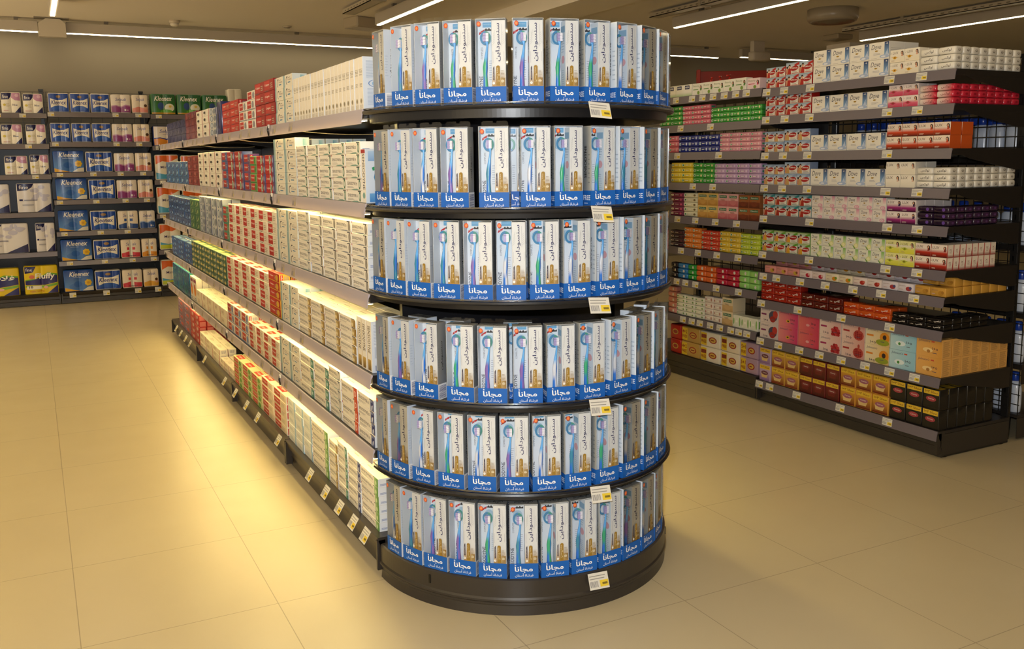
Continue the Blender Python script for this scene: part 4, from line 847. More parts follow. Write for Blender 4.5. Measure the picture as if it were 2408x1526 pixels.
def a_bar(word, col, oval=None, emb='#8a8378'):
    def art(c):
        f = c['f']
        if oval: f.ell(.72, .5, .12, .36, oval, 14)
        else: f.text(word, .22, .22, .86, .82, col, bold=.01)
        c['r'].ell(.5, .5, .26, .3, emb, 10); c['r'].ell(.5, .58, .16, .16, '#c9c2b6' if emb == '#8a8378' else emb, 8)
    return art
def a_palm(leaf, pic):
    def art(c):
        f = c['f']; f.poly([(.0, .25), (.18, .15), (.22, .5), (.18, .85), (0, .75)], '#ecebdc'); f.ell(.11, .5, .07, .28, leaf, 10); f.lines(.34, .42, .66, .60, 1, '#f0efe0', .9); f.ell(.84, .5, .09, .36, pic, 12)
        c['r'].rect(.15, .2, .85, .8, leaf)
    return art
def a_palmbox(base2, pic):
    def art(c):
        f = c['f']; f.gv(0, 0, 1, .45, base2, pic); f.rect(.12, .66, .88, .86, '#2c6a4a'); f.text('Palmolive', .18, .71, .82, .83, '#e9e6d2'); f.ell(.5, .3, .3, .2, pic, 14); f.lines(.25, .48, .75, .6, 2, '#8a6a4a', .4)
        c['t'].rect(.1, .2, .9, .8, pic)
    return art
def a_face(acc, word='NIVEA'):
    def art(c):
        f = c['f']
        if word == 'NIVEA': f.rect(.14, .60, .72, .92, '#22264e'); f.text('NIVEA', .2, .68, .66, .84, '#e6e6ea', bold=.02); f.gv(0, 0, 1, .35, acc, '#e9e4d6')
        else: f.text(word, .1, .66, .66, .86, '#7a8a5a'); f.rect(.1, .44, .6, .50, acc); woman(f, .84, .66, .15, acc); f.ell(.62, .2, .12, .16, '#7a9a3e', 10)
    return art
def a_jbar(fruit, fr2):
    def art(c): f = c['f']; f.text("Johnson's", .06, .62, .5, .86, '#7a5a5a'); f.ell(.72, .38, .2, .32, fruit, 12); f.ell(.84, .5, .1, .2, fr2, 10); f.lines(.08, .2, .4, .4, 1, '#c9a59a', .5)
    return art
def a_camay(base2):
    def art(c): f = c['f']; f.gv(0, 0, 1, .3, base2, base2); f.text('كامي', .42, .22, .86, .80, '#f0e8dc', bold=.02); f.lines(.1, .4, .28, .6, 1, '#e0d0c0', .4)
    return art
def a_jbig(ca, cb, fruit, lab=None, txt='١+٥', word='#34385c'):
    def art(c):
        f = c['f']; f.gh(0, 0, 1, 1, ca, cb); f.text("Johnson's", .08, .74, .52, .90, word, slant=.05); f.rect(.58, .80, .70, .88, '#c9543a') if lab is None else f.rect(.06, .46, .34, .56, lab)
        if fruit:
            for x, y, a, b, cc in fruit: f.ell(x, y, a, b, cc, 12)
        f.text(txt, .62 if lab is None else .2, .40 if lab is None else .08, .84 if lab is None else .44, .54 if lab is None else .22, '#3a3340', bold=.01); f.lines(.64, .22, .84, .3, 1, '#5a5260', .4)
        r = c['r']; r.lines(.12, .08, .88, .92, 16, '#8f6a3e' if lab is None else '#b0a090', .3)
    return art
def a_multi(body2, ov, base2, cup='#b89a5a'):
    def art(c):
        f = c['f']; f.rect(0, .74, 1, 1, '#d9b234'); f.text('مجانا ٣+١', .08, .79, .92, .95, '#5a1d12', bold=.008); f.gv(0, 0, 1, .74, base2, body2)
        f.poly([(.2, .18), (.7, .18), (.82, .48), (.14, .48)], cup); f.ell(.5, .50, .34, .14, ov, 18); f.text('Camay', .3, .45, .7, .55, '#e9d9c8'); f.rect(.0, .0, 1, .08, base2)
        c['r'].gv(0, 0, 1, .7, base2, body2); c['t'].rect(0, 0, 1, 1, '#c9a230')
    return art
def a_free(b1, free, left):
    def art(c):
        f = c['f']
        f.rect(.0 if left else .68, 0, .32 if left else 1, 1, '#d9b424'); x = .02 if left else .70
        f.text(free, x, .55, x+.28, .85, '#7a1d12', bold=.02); f.text('FREE', x, .18, x+.28, .42, '#7a1d12', bold=.02)
        f.ell(.66 if left else .34, .5, .22, .26, '#8f1d18', 16); f.ell(.66 if left else .34, .5, .16, .18, '#c9a24a', 14); f.lines(.55 if left else .24, .45, .78 if left else .46, .56, 1, '#7a1d12', .8)
    return art
SOAP = {}
def bar(key, base, endc, art): return lambda w_, d_, h_: wrapped(key, w_, d_, h_, base, endc, art)
XPR = XR+.014
RS = ['top soap shelf'] + [f'{ORD[i]} soap shelf' for i in range(1, 9)] + ['lowest soap shelf']
def soap(i, y0, y1, nc, nr, hh, d, mf, nm, ds, back=0, bayb=False, end=True, jit=.8):
    y0 = max(y0, 2.797); y1 = min(y1, 4.003) if not bayb else y1; y0 = max(y0, 4.022) if bayb else y0
    z = (ZB+[ZBB] if bayb else ZA+[ZAB])[i]; sh = (f'{ORD[i]} shelf, hidden bay' if bayb else RS[i])
    run(XPR+(.008 if (i == 8 and bayb) else 0), 0, y0, y1, nc, nr, hh, z, d, mf, nm, ds, 'soap', sh, f'{ds}s on the {sh}', back, 'open end', only_end=end, gap=.978, jit=jit)
LIFE = lambda k, t, s_, dr: cf('life'+k, '#e9e2d4', a_life(t, s_, dr))
LR, LB, LTL, LG = LIFE('r', '#8fa3b8', '#b3281e', '#b3281e'), LIFE('b', '#7f9ac0', '#8a9ab8', '#c9a060'), LIFE('t', '#5f8f98', '#2f7f86', '#a8301e'), LIFE('g', '#9fb86a', '#5f9a35', '#d9a32c')
D4, D2 = cf('dove4', '#e9e3d6', a_dove('4', '#1d2f5f', '#7fa6d0', '#a8b8d4')), cf('dove2', '#e6e1d5', a_dove('2', '#1d2f5f', '#7fa6d0', '#a8b8d4'))
DP, DG = cf('dovep', '#e6ddd2', a_dove('plain', '#d98aa8', '#efd0d8', '#e0a0b4')), cf('doveg', '#e3e2cf', a_dove('green', '#7fb850', '#dfe6bc', '#a8c860'))
LXW = cf('luxw', '#ece4d2', a_lux('#e9dcc0', '#e9dfc8', '6.LUX'.replace('6.', 'ﻩ '), flower='#d9a52e', tx='#5a4630')); LXP = cf('luxp', '#ecdcd4', a_lux('#c93a5a', '#d9607a', 'ﻩ LUX', flower='#b82a48', tx='#5a4638'))
LXO = cf('luxo', '#ecd8c4', a_lux('#3a140a', '#c9421a', dress='#b8401c', side='#c2521c')); LXI = cf('luxi', '#ece4d4', a_lux('#e4dcc8', '#e9e0cc', dress='#d9b8a0'))
LXV = cf('luxv', '#ecdfd8', a_lux('#2a0f22', '#a02a78', dress='#3a1a4a')); LXY = cf('luxy', '#e6e29a', a_lux('#d9d43e', '#e0dc5a', 'ﻩ LUX', flower='#a8b82e', tx='#5a5630')); LXD = cf('luxd', '#ecdccb', a_luxr)
WB_, RB_, PB_ = bar('wb', '#e6e1d5', '#d5d0c6', a_bar('لوكس', '#4a4238')), bar('rb', ('#ecdcd0', '#c2263c'), '#b81f38', a_bar('لوكس', '#7a1420', emb='#9a1a2c')), bar('pb', '#2a1a2e', '#3a2240', a_bar('', '#fff', '#6a4a9a', '#5a3a66'))
soap(0, 3.66, 3.853, 2, 2, .125, .06, LR, 'soap_box', 'larger soap box, red stripe, child'); soap(0, 3.856, 4.008, 2, 2, .112, .055, LR, 'soap_box', 'smaller soap box, red stripe, child')
soap(0, 3.17, 3.655, 4, 2, .165, .10, D4, 'soap_box', 'white soap box, navy corner', 1); soap(0, 3.0, 3.164, 2, 2, .117, .06, LXW, 'soap_box', 'cream soap box, yellow flower', 2); soap(0, 2.812, 2.997, 2, 3, .103, .056, WB_, 'soap_bar', 'white wrapped soap bar', 7)
soap(1, 3.66, 3.85, 2, 2, .118, .06, LR, 'soap_box', 'larger soap box, red stripe, child'); soap(1, 3.854, 4.008, 2, 2, .112, .055, LR, 'soap_box', 'smaller soap box, red stripe, child')
soap(1, 3.17, 3.655, 4, 1, .086, .10, D4, 'soap_box', 'white soap box, navy corner'); soap(1, 2.995, 3.165, 2, 2, .106, .06, LXP, 'soap_box', 'pink and white soap box', 1); soap(1, 2.808, 2.992, 2, 3, .092, .056, RB_, 'soap_bar', 'red and white wrapped bar', 7)
soap(2, 3.66, 3.85, 2, 2, .121, .06, LB, 'soap_box', 'larger soap box, blue band, child'); soap(2, 3.854, 4.008, 2, 2, .113, .055, LB, 'soap_box', 'smaller soap box, blue band, child')
soap(2, 3.167, 3.655, 4, 1, .084, .09, D2, 'soap_box', 'white soap box, navy corner'); soap(2, 2.815, 3.164, 4, 2, .120, .075, LXO, 'soap_box', 'orange soap box, dark haired woman', 1)
soap(3, 3.655, 3.843, 2, 2, .124, .06, LB, 'soap_box', 'larger soap box, blue band, child'); soap(3, 3.846, 4.006, 2, 2, .112, .055, LB, 'soap_box', 'smaller soap box, blue band, child')
soap(3, 3.163, 3.65, 4, 1, .088, .09, D2, 'soap_box', 'white soap box, navy corner'); soap(3, 2.992, 3.16, 2, 2, .122, .07, LXI, 'soap_box', 'ivory soap box with woman', 1); soap(3, 2.806, 2.988, 2, 3, .096, .056, WB_, 'soap_bar', 'white wrapped soap bar', 7)
soap(4, 3.637, 4.006, 4, 2, .120, .06, LTL, 'soap_box', 'teal soap box with red oval'); soap(4, 3.15, 3.635, 6, 2, .121, .06, DP, 'soap_box', 'white soap box, pink corner'); soap(4, 2.978, 3.146, 2, 2, .115, .06, LXV, 'soap_box', 'purple soap box with woman', 3); soap(4, 2.80, 2.974, 2, 3, .090, .056, PB_, 'soap_bar', 'dark purple wrapped soap bar', 5)
soap(5, 3.638, 4.006, 4, 2, .119, .06, LG, 'soap_box', 'green soap box with red oval'); soap(5, 3.146, 3.635, 6, 2, .121, .06, DG, 'soap_box', 'white soap box, green corner'); soap(5, 2.976, 3.143, 2, 2, .122, .06, LXY, 'soap_box', 'yellow green soap box'); soap(5, 2.80, 2.972, 2, 2, .118, .040, LXD, 'soap_box', 'dark red soap box, woman', 7)
J = lambda k, b_, f1, f2: cf('jb'+k, b_, a_jbar(f1, f2), 'card', .004, 2)
for (y0, y1, n, k, b_, f1, f2, ds) in ((3.712, 3.979, 3, 'p', '#d98f86', '#c9a53a', '#8a4a2a', 'salmon pink soap box'), (3.528, 3.708, 2, 'r', '#e0cfc8', '#b8243a', '#d9a8a0', 'white soap box with raspberry'), (3.343, 3.524, 2, 'y', '#e6d8b8', '#d98f1e', '#6f9a2e', 'cream soap box with papaya'), (3.16, 3.338, 2, 'r2', '#e3d2c8', '#a8281e', '#c95a48', 'white soap box with pomegranate'), (2.97, 3.156, 2, 'b', '#dcd3d6', '#a83a3a', '#4a4a78', 'white soap box with berries'), (2.788, 2.966, 2, 't', '#c9963e', '#b8842e', '#a8742a', 'tan honey soap box')):
    soap(6, y0, y1, n, 1, .043, .06, J(k, b_, f1, f2), 'soap_box', ds, 6 if k == 't' else 0)
    w_ = (y1-y0)/n
    for q in range(n):
        for r_ in range(2):
            for kk in (1,):
                if k == 't': continue
                o = obj('soap_box', J(k, b_, f1, f2)(w_*.978, .06, .0422), None, (XPR+.085, y0+(q+.5)*w_, ZA[6]+.0006+r_*.0428), R(-90)); tag(o, f'{ds}{lay(r_, 2)}, {ORD[q]} column, second row back, seventh soap shelf', 'soap', 'soap boxes in the second row of the seventh soap shelf')
for kk in range(6):
    for q in range(2):
        o = obj('soap_box', J('t', '#c9963e', '#b8842e', '#a8742a')(.086, .06, .0422), None, (XPR+.004+.0632*(kk+1), 2.844+.088*q, ZA[6]+.0437), R(-90)); tag(o, f'tan honey soap box, upper layer, {ORD[q]} column, {ORD[kk]} row deep, seventh soap shelf', 'soap', 'upper tan soap boxes on the seventh soap shelf')
CAM = lambda k, b_, b2: cf('cam'+k, b_, a_camay(b2), 'film', .004, 2)
soap(7, 3.695, 4.008, 3, 3, .112, .06, CAM('r', '#9c2418', '#b3301e'), 'soap_box', 'red soap box, white lettering'); soap(7, 3.40, 3.69, 3, 2, .075, .06, CAM('d', '#5a1a12', '#6a1f16'), 'soap_box', 'maroon soap box, white lettering', 1); soap(7, 3.096, 3.394, 3, 2, .064, .06, CAM('o', '#c9541c', '#a82c16'), 'soap_box', 'orange red soap box, white lettering', 1); soap(7, 2.796, 3.09, 3, 2, .054, .06, CAM('k', '#171413', '#1f1a18'), 'soap_box', 'black soap box, white lettering', 4)
JB = [('a', '#dccdc6', '#c9b8b8', [(.72, .45, .24, .34, '#4a4a5e'), (.84, .58, .14, .24, '#b83a32'), (.70, .26, .16, .2, '#9c2a26')], '#7a2a5a', 'white pack with dark berries'), ('b', '#e08a86', '#c9306a', [(.5, .34, .1, .1, '#d9a52e'), (.5, .34, .05, .05, '#3a2a1e')], None, 'pink pack with papaya slice'), ('c', '#d9706a', '#c93a5a', [(.46, .34, .09, .08, '#e0a0a0')], None, 'coral pink soap multipack'), ('d', '#e3d0c4', '#d9a8a0', [(.62+.09*(i % 4)+.02*(i//4 % 2), .12+.13*(i//4), .07, .09, ('#a82428', '#8f1a20', '#b8343a')[i % 3]) for i in range(16) if (i//4) < 3 or 0 < i % 4 < 3], '#9c2a5a', 'white pack with raspberry heap'), ('e', '#e0c4b6', '#cf958a', [(.74, .34, .23, .30, '#b0453a'), (.76, .72, .05, .12, '#a8453a')]+[(.62+.08*(i % 4), .18+.11*(i//4), .035, .05, '#8f1f22') for i in range(14)], '#a02a2a', 'rose pack with pomegranate'), ('f', '#e0d4b4', '#d9b46a', [(.80, .48, .2, .3, '#d98a22'), (.72, .2, .28, .18, '#8f9a2e'), (.8, .5, .08, .14, '#3a2f2a')], '#d9822a', 'yellow pack with cut papaya'), ('g', '#b4d2d6', '#8fc0cf', [(.4, .36, .2, .14, '#dfeae8'), (.36, .34, .05, .08, '#4a8a3e')], None, 'pale blue soap multipack'), ('h', '#dca85e', '#cf9440', [(.45, .36, .2, .12, '#e6c88a'), (.48, .3, .07, .09, '#a8763a')], None, 'tan almond soap multipack')]
for q, (k, ca, cb, fr, lab, ds) in enumerate(JB):
    y1 = 4.008-.1527*q; y0 = y1-.150
    soap(8, y0, y1, 1, 2, .182 if k != 'h' else .178, .065, cf('jg'+k, ca, a_jbig(ca, cb, fr, lab)), 'soap_multipack', ds, 6 if k == 'h' else 0)
MU = [(3.91, 4.008, 1, 'a', '#b9a0b8', '#8a6a9c', '#6a3a4a', 'lilac multipack, yellow band'), (3.69, 3.905, 2, 'b', '#c9983e', '#7a2a1e', '#9a5a6a', 'tan multipack, pink oval'), (3.40, 3.685, 3, 'c', '#6a1d1a', '#4a1412', '#7a2a2c', 'dark red multipack, yellow band'), (3.085, 3.395, 3, 'd', '#c98f34', '#6a2416', '#9a5a6a', 'amber multipack, pink oval'), (2.785, 3.08, 3, 'e', '#1f1c18', '#151210', '#9c3a42', 'black multipack, red oval')]
for (y0, y1, n, k, b1, b2, ov, ds) in MU:
    soap(9, y0, y1, n, 2, .196, .062, cf('mu'+k, b1, a_multi(b1, ov, b2, b1 if k in 'ce' else '#d9b878'), 'film', .005, 2), 'soap_multipack', ds, 5 if k == 'e' else 0)
# far bay, partly behind the display
FB = lambda *a: soap(*a[:1], *a[1:], bayb=True)
PLM = lambda k, b_, l, p: cf('pl'+k, b_, a_palm(l, p), 'film', .005, 2)
g_, p_, n_, y_, l_ = PLM('g', '#3f9a3a', '#3a8a4a', '#e3d9a0'), PLM('p', '#cf6a78', '#3f8a6a', '#e8a8b0'), PLM('n', '#232f7f', '#4a8ab8', '#c9d0e6'), PLM('y', '#d9c02e', '#3f8a4a', '#e9dc7a'), PLM('l', '#b99ac0', '#4a8a6a', '#d9c4de')
FB(0, 4.66, 4.90, 3, 1, .072, .05, cf('niv', '#e9e4d6', a_face('#a8c48a')), 'face_soap_box', 'small white box, navy label'); FB(0, 4.165, 4.655, 5, 1, .072, .05, cf('fac', '#e6e2d4', a_face('#5a8a3e', 'Beauty')), 'face_soap_box', 'small white box with face'); FB(0, 4.055, 4.16, 1, 1, .062, .05, cf('facp', '#e8d0d0', a_face('#c9305a', 'Beauty')), 'face_soap_box', 'small pink edged box')
FB(1, 4.755, 4.99, 2, 4, .12, .05, g_, 'bar_soap_carton', 'green soap box, dark end'); FB(1, 4.48, 4.75, 3, 4, .117, .05, p_, 'bar_soap_carton', 'rose soap box'); FB(1, 4.033, 4.475, 5, 3, .092, .05, g_, 'bar_soap_carton', 'leaf green soap box')
FB(2, 4.788, 4.99, 2, 3, .108, .05, p_, 'bar_soap_carton', 'rose soap box'); FB(2, 4.393, 4.785, 4, 3, .105, .05, n_, 'bar_soap_carton', 'navy soap box'); FB(2, 4.033, 4.39, 4, 4, .110, .05, PLM('p2', '#dc98a4', '#4f9a72', '#efc8cc'), 'bar_soap_carton', 'pale pink soap box')
FB(3, 4.64, 4.86, 2, 4, .127, .05, y_, 'bar_soap_carton', 'yellow soap box'); FB(3, 4.435, 4.637, 2, 4, .124, .05, g_, 'bar_soap_carton', 'green soap box'); FB(3, 4.027, 4.432, 4, 4, .120, .05, l_, 'bar_soap_carton', 'lilac soap box')
FB(4, 4.728, 4.86, 1, 5, .147, .05, PLM('m', '#7a2a4a', '#c9b8a0', '#c95a7a'), 'bar_soap_carton', 'maroon soap box'); FB(4, 4.59, 4.725, 1, 5, .149, .05, PLM('cg', '#d9d4b4', '#4a8a52', '#7a6a4a'), 'bar_soap_carton', 'cream green soap box'); FB(4, 4.397, 4.586, 2, 2, .152, .05, cf('pxt', '#d9b86a', a_palmbox('#b8863a', '#cf9f52')), 'bar_soap_carton', 'tan upright soap box'); FB(4, 4.215, 4.393, 2, 2, .152, .05, cf('pxp', '#dca8a4', a_palmbox('#b85a62', '#c97a7c')), 'bar_soap_carton', 'pink upright soap box'); FB(4, 4.03, 4.211, 2, 2, .148, .05, cf('pxb', '#9a5a2e', a_palmbox('#5a2a16', '#7a3a22')), 'bar_soap_carton', 'brown upright soap box')
FB(5, 4.72, 4.86, 1, 4, .106, .05, PLM('d', '#3a2028', '#6a4a4a', '#5a3038'), 'bar_soap_carton', 'dark plum soap bar'); FB(5, 4.548, 4.716, 2, 4, .131, .05, PLM('o', '#d97a2a', '#3f8a5a', '#e0a070'), 'bar_soap_carton', 'orange soap box'); FB(5, 4.376, 4.545, 2, 4, .122, .05, PLM('r', '#c9402a', '#3f8a5a', '#d98a6a'), 'bar_soap_carton', 'orange red soap box'); FB(5, 4.188, 4.373, 2, 4, .126, .05, PLM('y2', '#d9b83a', '#3f8a4a', '#e6d07a'), 'bar_soap_carton', 'golden soap box'); FB(5, 4.02, 4.185, 2, 4, .124, .05, PLM('li', '#b8c83a', '#3f8a3e', '#d0dc7a'), 'bar_soap_carton', 'lime soap box')
PB2 = lambda k, b_: bar('pb2'+k, b_, b_, a_bar('', '#fff', '#d9d4c8', b_))
FB(6, 4.784, 4.85, 1, 3, .098, .05, PB2('d', '#2a2228'), 'soap_bar', 'dark wrapped bar'); FB(6, 4.68, 4.781, 1, 3, .097, .05, PB2('b', '#2f78b4'), 'soap_bar', 'sky blue wrapped bar'); FB(6, 4.596, 4.677, 1, 3, .097, .05, PB2('g', '#2f9a3a'), 'soap_bar', 'green wrapped bar'); FB(6, 4.407, 4.592, 2, 3, .102, .05, PB2('o', '#d9662a'), 'soap_bar', 'orange wrapped bar'); FB(6, 4.2, 4.403, 2, 3, .102, .05, PB2('r', '#b81f3a'), 'soap_bar', 'crimson wrapped bar'); FB(6, 4.014, 4.196, 2, 3, .110, .05, PB2('l', '#8fc86a'), 'soap_bar', 'pale green wrapped bar')
FB(7, 4.792, 4.88, 1, 5, .178, .05, PB2('p', '#cf8a80'), 'soap_bar', 'salmon rolled bar'); FB(7, 4.507, 4.788, 3, 5, .135, .05, PLM('wg', '#dcdccb', '#4a8a4a', '#7a9a5a'), 'bar_soap_carton', 'white green soap box'); FB(7, 4.34, 4.503, 2, 4, .155, .05, PLM('wp', '#dcd0c8', '#a86a6a', '#b88a7a'), 'bar_soap_carton', 'pinkish white soap box'); FB(7, 4.24, 4.337, 1, 2, .168, .10, cf('alm', '#d9c8a4', a_palmbox('#b89a6a', '#c9a878')), 'bar_soap_carton', 'almond soap box'); FB(7, 4.018, 4.236, 3, 1, .074, .06, cf('whg', '#dfdfcd', a_palm('#6fa84a', '#8fb86a')), 'bar_soap_carton', 'white soap box, green emblem', 2)
FR = lambda k, b_, t, l: cf('fr'+k, b_, a_free(b_, t, l), 'film', .008, 2)
FB(8, 4.748, 4.86, 1, 2, .190, .07, cf('redb', '#b31f16', lambda c: (c['f'].ell(.5, .5, .32, .24, '#c9a24a', 14), c['f'].ell(.5, .5, .24, .16, '#8f1d18', 14)), 'film', .008, 2), 'soap_multipack', 'red foil soap multipack'); FB(8, 4.555, 4.742, 1, 2, .192, .07, FR('g', '#b8924a', '4+2', True), 'soap_multipack', 'gold multipack, yellow strip'); FB(8, 4.358, 4.55, 1, 2, .192, .07, FR('w', '#e0d6c4', '1', True), 'soap_multipack', 'white multipack, red emblem'); FB(8, 4.182, 4.354, 1, 2, .192, .07, FR('w2', '#dccfb8', '1', True), 'soap_multipack', 'cream multipack, red emblem'); FB(8, 4.016, 4.178, 1, 2, .188, .07, FR('l', '#a88a9c', '5+1', True), 'soap_multipack', 'lilac multipack, yellow strip')
# bottles on the reverse side of the soap gondola, seen through the wire back
def bottle_mesh(cap, body, pump=False):
    k = ('bottle', cap, body, pump)
    if k not in _MC:
        mb = MB(); lathe(mb, [(.028, 0), (.034, .006), (.036, .05), (.035, .12), (.030, .150), (.016, .165)], lin(body), 20, 0, 0, 0, 1.15, .72); a = mb.mesh('body', ['film'])
        mb = MB()
        if pump:
            lathe(mb, [(.013, .165), (.013, .185), (.006, .188), (.006, .205)], lin(cap), 14); mb.loft([[(x, -.008+.016*(i in (1, 2)), .203+.014*(i in (2, 3))-abs(x)*.12) for i in range(4)] for x in (-.012, .02, .055)], lin(cap))
        else: lathe(mb, [(.019, .160), (.022, .166), (.021, .200), (.017, .205), (.002, .206)], lin(cap), 18, 0, 0, 0, 1.2, .9)
        _MC[k] = (a, mb.mesh('cap', ['film']))
    return _MC[k]
for si, (z, ys) in enumerate(zip(ZC+[ZAB], ([2.85+.086*i for i in range(13)], [2.85+.084*i for i in range(7)], [2.85+.084*i for i in range(5)], [2.85+.086*i for i in range(5)], [2.85+.088*i for i in range(4)]))):
    for i, y in enumerate(ys):
        for k in range(1 if si else 2):
            e = tag(empty('lotion_bottle', (4.30+.075*k, y, z+.0008), R(90)), f'white bottle with blue cap, {ORD[i]} from the gondola end, ' + ('front' if k == 0 else 'rear') + f' row, {ORD[si]} level', 'bottle', f'bottles behind the wire, {ORD[si]} level')
            b_, c_ = bottle_mesh('#1f3f9c', '#c6cfdf'); obj('body', b_, e); obj('cap', c_, e)
for i, y in enumerate((4.74, 4.83, 4.92)):
    e = tag(empty('pump_bottle', (4.05, y, ZB[0]+.0008), R(200+20*i)), f'{ORD[i]} red pump bottle behind small white boxes, top shelf', 'bottle', 'red pump bottles on the top shelf of the far soap bay')
    b_, c_ = bottle_mesh('#b81f14', '#b8321f', True); s_ = .78; 
    for n2, m3 in (('body', b_), ('pump_head', c_)): q = obj(n2, m3, e); q.scale = (.62, .62, .68)

# ------------------------------------------------------------------ tissue packs on the back wall
def tissue(key, w_, d_, h_, base, art, lobes=2, rows=1):
    k = (key, round(w_, 3), round(h_, 3))
    if k not in _MC:
        mb = MB(); nu = 10*lobes+1; amp = .010; ins = .012
        wv = lambda u: -amp*(1-abs(math.sin(math.pi*lobes*u))**.6)
        def ring(z, sh):
            out = []
            for i in range(nu): u = i/(nu-1); out.append((-w_/2+u*w_+(sh if u < .02 else -sh if u > .98 else 0), 0-wv(u)+sh, z))
            for i in range(nu): u = 1-i/(nu-1); out.append((-w_/2+u*w_+(sh if u < .02 else -sh if u > .98 else 0), d_+wv(u)-sh, z))
            return out
        mb.loft([ring(0, ins*.6), ring(.004, .002), ring(.012, 0), ring(h_-.014, 0), ring(h_-.004, .004), ring(h_, ins)], lin(base))
        art(CV(mb, (-w_/2, 0, 0), (1,0,0), (0,0,1), (0,-1,0), w_, h_, 0, .0004, lambda u, v: wv(u)+.0006-(.012 if v > .985 else 0), 10*lobes))
        _MC[k] = mb.mesh('tissue_pack', ['film'])
    return _MC[k]
def t_fine(c):
    c.rect(.02, .03, .98, .97, '#e6e0d4'); c.poly([(.02, .97), (.55, .97), (.50, .80), (.38, .66), (.02, .64)], '#1d1d4f'); c.text('fine', .08, .71, .36, .88, '#ece8ea'); c.poly([(.55, .97), (.95, .97), (.96, .60), (.7, .62), (.52, .74)], '#b884a8'); c.ell(.8, .85, .1, .08, '#d9b0c8', 9)
    c.poly([(.66, .03), (.97, .03), (.97, .34)], '#1f1f50'); c.text('16', .56, .36, .68, .46, '#23264f', bold=.02); c.lines(.7, .37, .82, .42, 1, '#4a4c70', .7); c.ell(.16, .4, .08, .06, '#c9b84a', 8); c.lines(.25, .3, .48, .5, 3, '#c9bfa0', .4); c.lines(.1, .1, .45, .2, 1, '#c8a8a0', .5)
def t_fine2(c):
    c.rect(.02, .02, .98, .98, '#d9d6da'); c.poly([(.02, .98), (.5, .98), (.44, .86), (.3, .76), (.02, .74)], '#1d1d4f'); c.text('fine', .07, .80, .34, .93, '#ece8ea')
    for i in range(9): c.ell(random.uniform(.35, .92), random.uniform(.45, .92), random.uniform(.06, .12), random.uniform(.05, .09), '#b9b8cf', 8)
    c.poly([(.55, .02), (.98, .02), (.98, .30)], '#1f1f50'); c.rect(.06, .40, .16, .46, '#23235a'); c.lines(.2, .40, .6, .46, 1, '#8a8a9c', .7); c.lines(.14, .24, .5, .30, 1, '#a8a8b4', .7)
def t_fluffy(word):
    def art(c):
        c.rect(.02, .02, .98, .98, '#dcbf22'); c.poly([(.02, .98), (.36, .98), (.26, .78), (.02, .74)], '#1d1d5a'); c.text('fine', .05, .82, .24, .93, '#ece8ea')
        c.poly([(.02, .48), (.3, .52), (.7, .70), (.98, .64), (.98, .40), (.6, .32), (.02, .34)], '#24246a'); c.poly([(.02, .52), (.4, .56), (.7, .76), (.98, .70), (.98, .64), (.7, .70), (.3, .52), (.02, .48)], '#5f9a2e'); c.poly([(.02, .32), (.6, .30), (.98, .38), (.98, .30), (.6, .22), (.02, .26)], '#6fa834')
        c.text(word, .32, .48, .90, .74, '#f0eee6', bold=.02, slant=.04); c.ell(.22, .62, .08, .07, '#cf6a52', 10); c.rect(.06, .18, .5, .30, '#e6e2d2'); c.text('18', .12, .22, .24, .30, '#2a2a5a', bold=.02); c.text('super saving', .14, .07, .56, .15, '#b8421e'); c.poly([(.66, .02), (.98, .02), (.98, .30)], '#22226a'); c.ell(.62, .24, .07, .05, '#d9a8a0', 10)
    return art
def t_klx(c):
    c.rect(.02, .04, .98, .95, '#1f46a0'); c.poly([(.1, .72), (.3, .64), (.5, .62), (.7, .64), (.92, .74), (.9, .22), (.7, .32), (.5, .36), (.3, .32), (.12, .22)], '#e6e0d4'); c.text('Kleenex', .16, .40, .86, .62, '#1f2f80', bold=.015, slant=.05); c.poly([(.12, .24), (.5, .36), (.88, .24), (.8, .12), (.2, .12)], '#2a5ab4'); c.ell(.5, .80, .11, .07, '#9a7a4a', 10); c.lines(.2, .06, .8, .09, 1, '#6a8ac8', .6)
def t_klx2(c):
    c.gv(.02, .03, .98, .97, '#5f8fd0', '#1d3f90'); c.text('Kleenex', .2, .70, .86, .92, '#e9e6e0', bold=.015, slant=.06); c.lines(.3, .64, .7, .67, 1, '#b9cbe8', .6); c.ell(.5, .24, .34, .16, '#3f6fb8', 16); c.ell(.46, .34, .14, .14, '#2f5fae', 12); c.poly([(.02, .03), (.02, .20), (.3, .10), (.55, .03)], '#d9a52e'); c.poly([(.6, .03), (.98, .03), (.98, .22), (.8, .2)], '#d9d4c4')
    for i in range(7): t = 2*math.pi*i/7; c.ell(.81+.08*math.cos(t), .40+.10*math.sin(t), .045, .06, '#e3b82a', 8)
    c.ell(.81, .40, .05, .06, '#c9962a', 10); c.line(.80, .3, .74, .16, .003, '#7a8a2e')
def t_klxg(c):
    c.gv(.02, .03, .98, .97, '#3a7a2e', '#1d5a2a'); c.text('Kleenex', .16, .66, .86, .90, '#eee9dc', bold=.015, slant=.06); c.ell(.4, .42, .13, .18, '#2f4f8a', 12); c.ell(.75, .34, .2, .2, '#d9d8c0', 14); c.ell(.62, .14, .25, .12, '#5fa034', 12); c.rect(.02, .03, .98, .10, '#c9962a'); c.ell(.78, .40, .06, .06, '#d9b84a', 8)
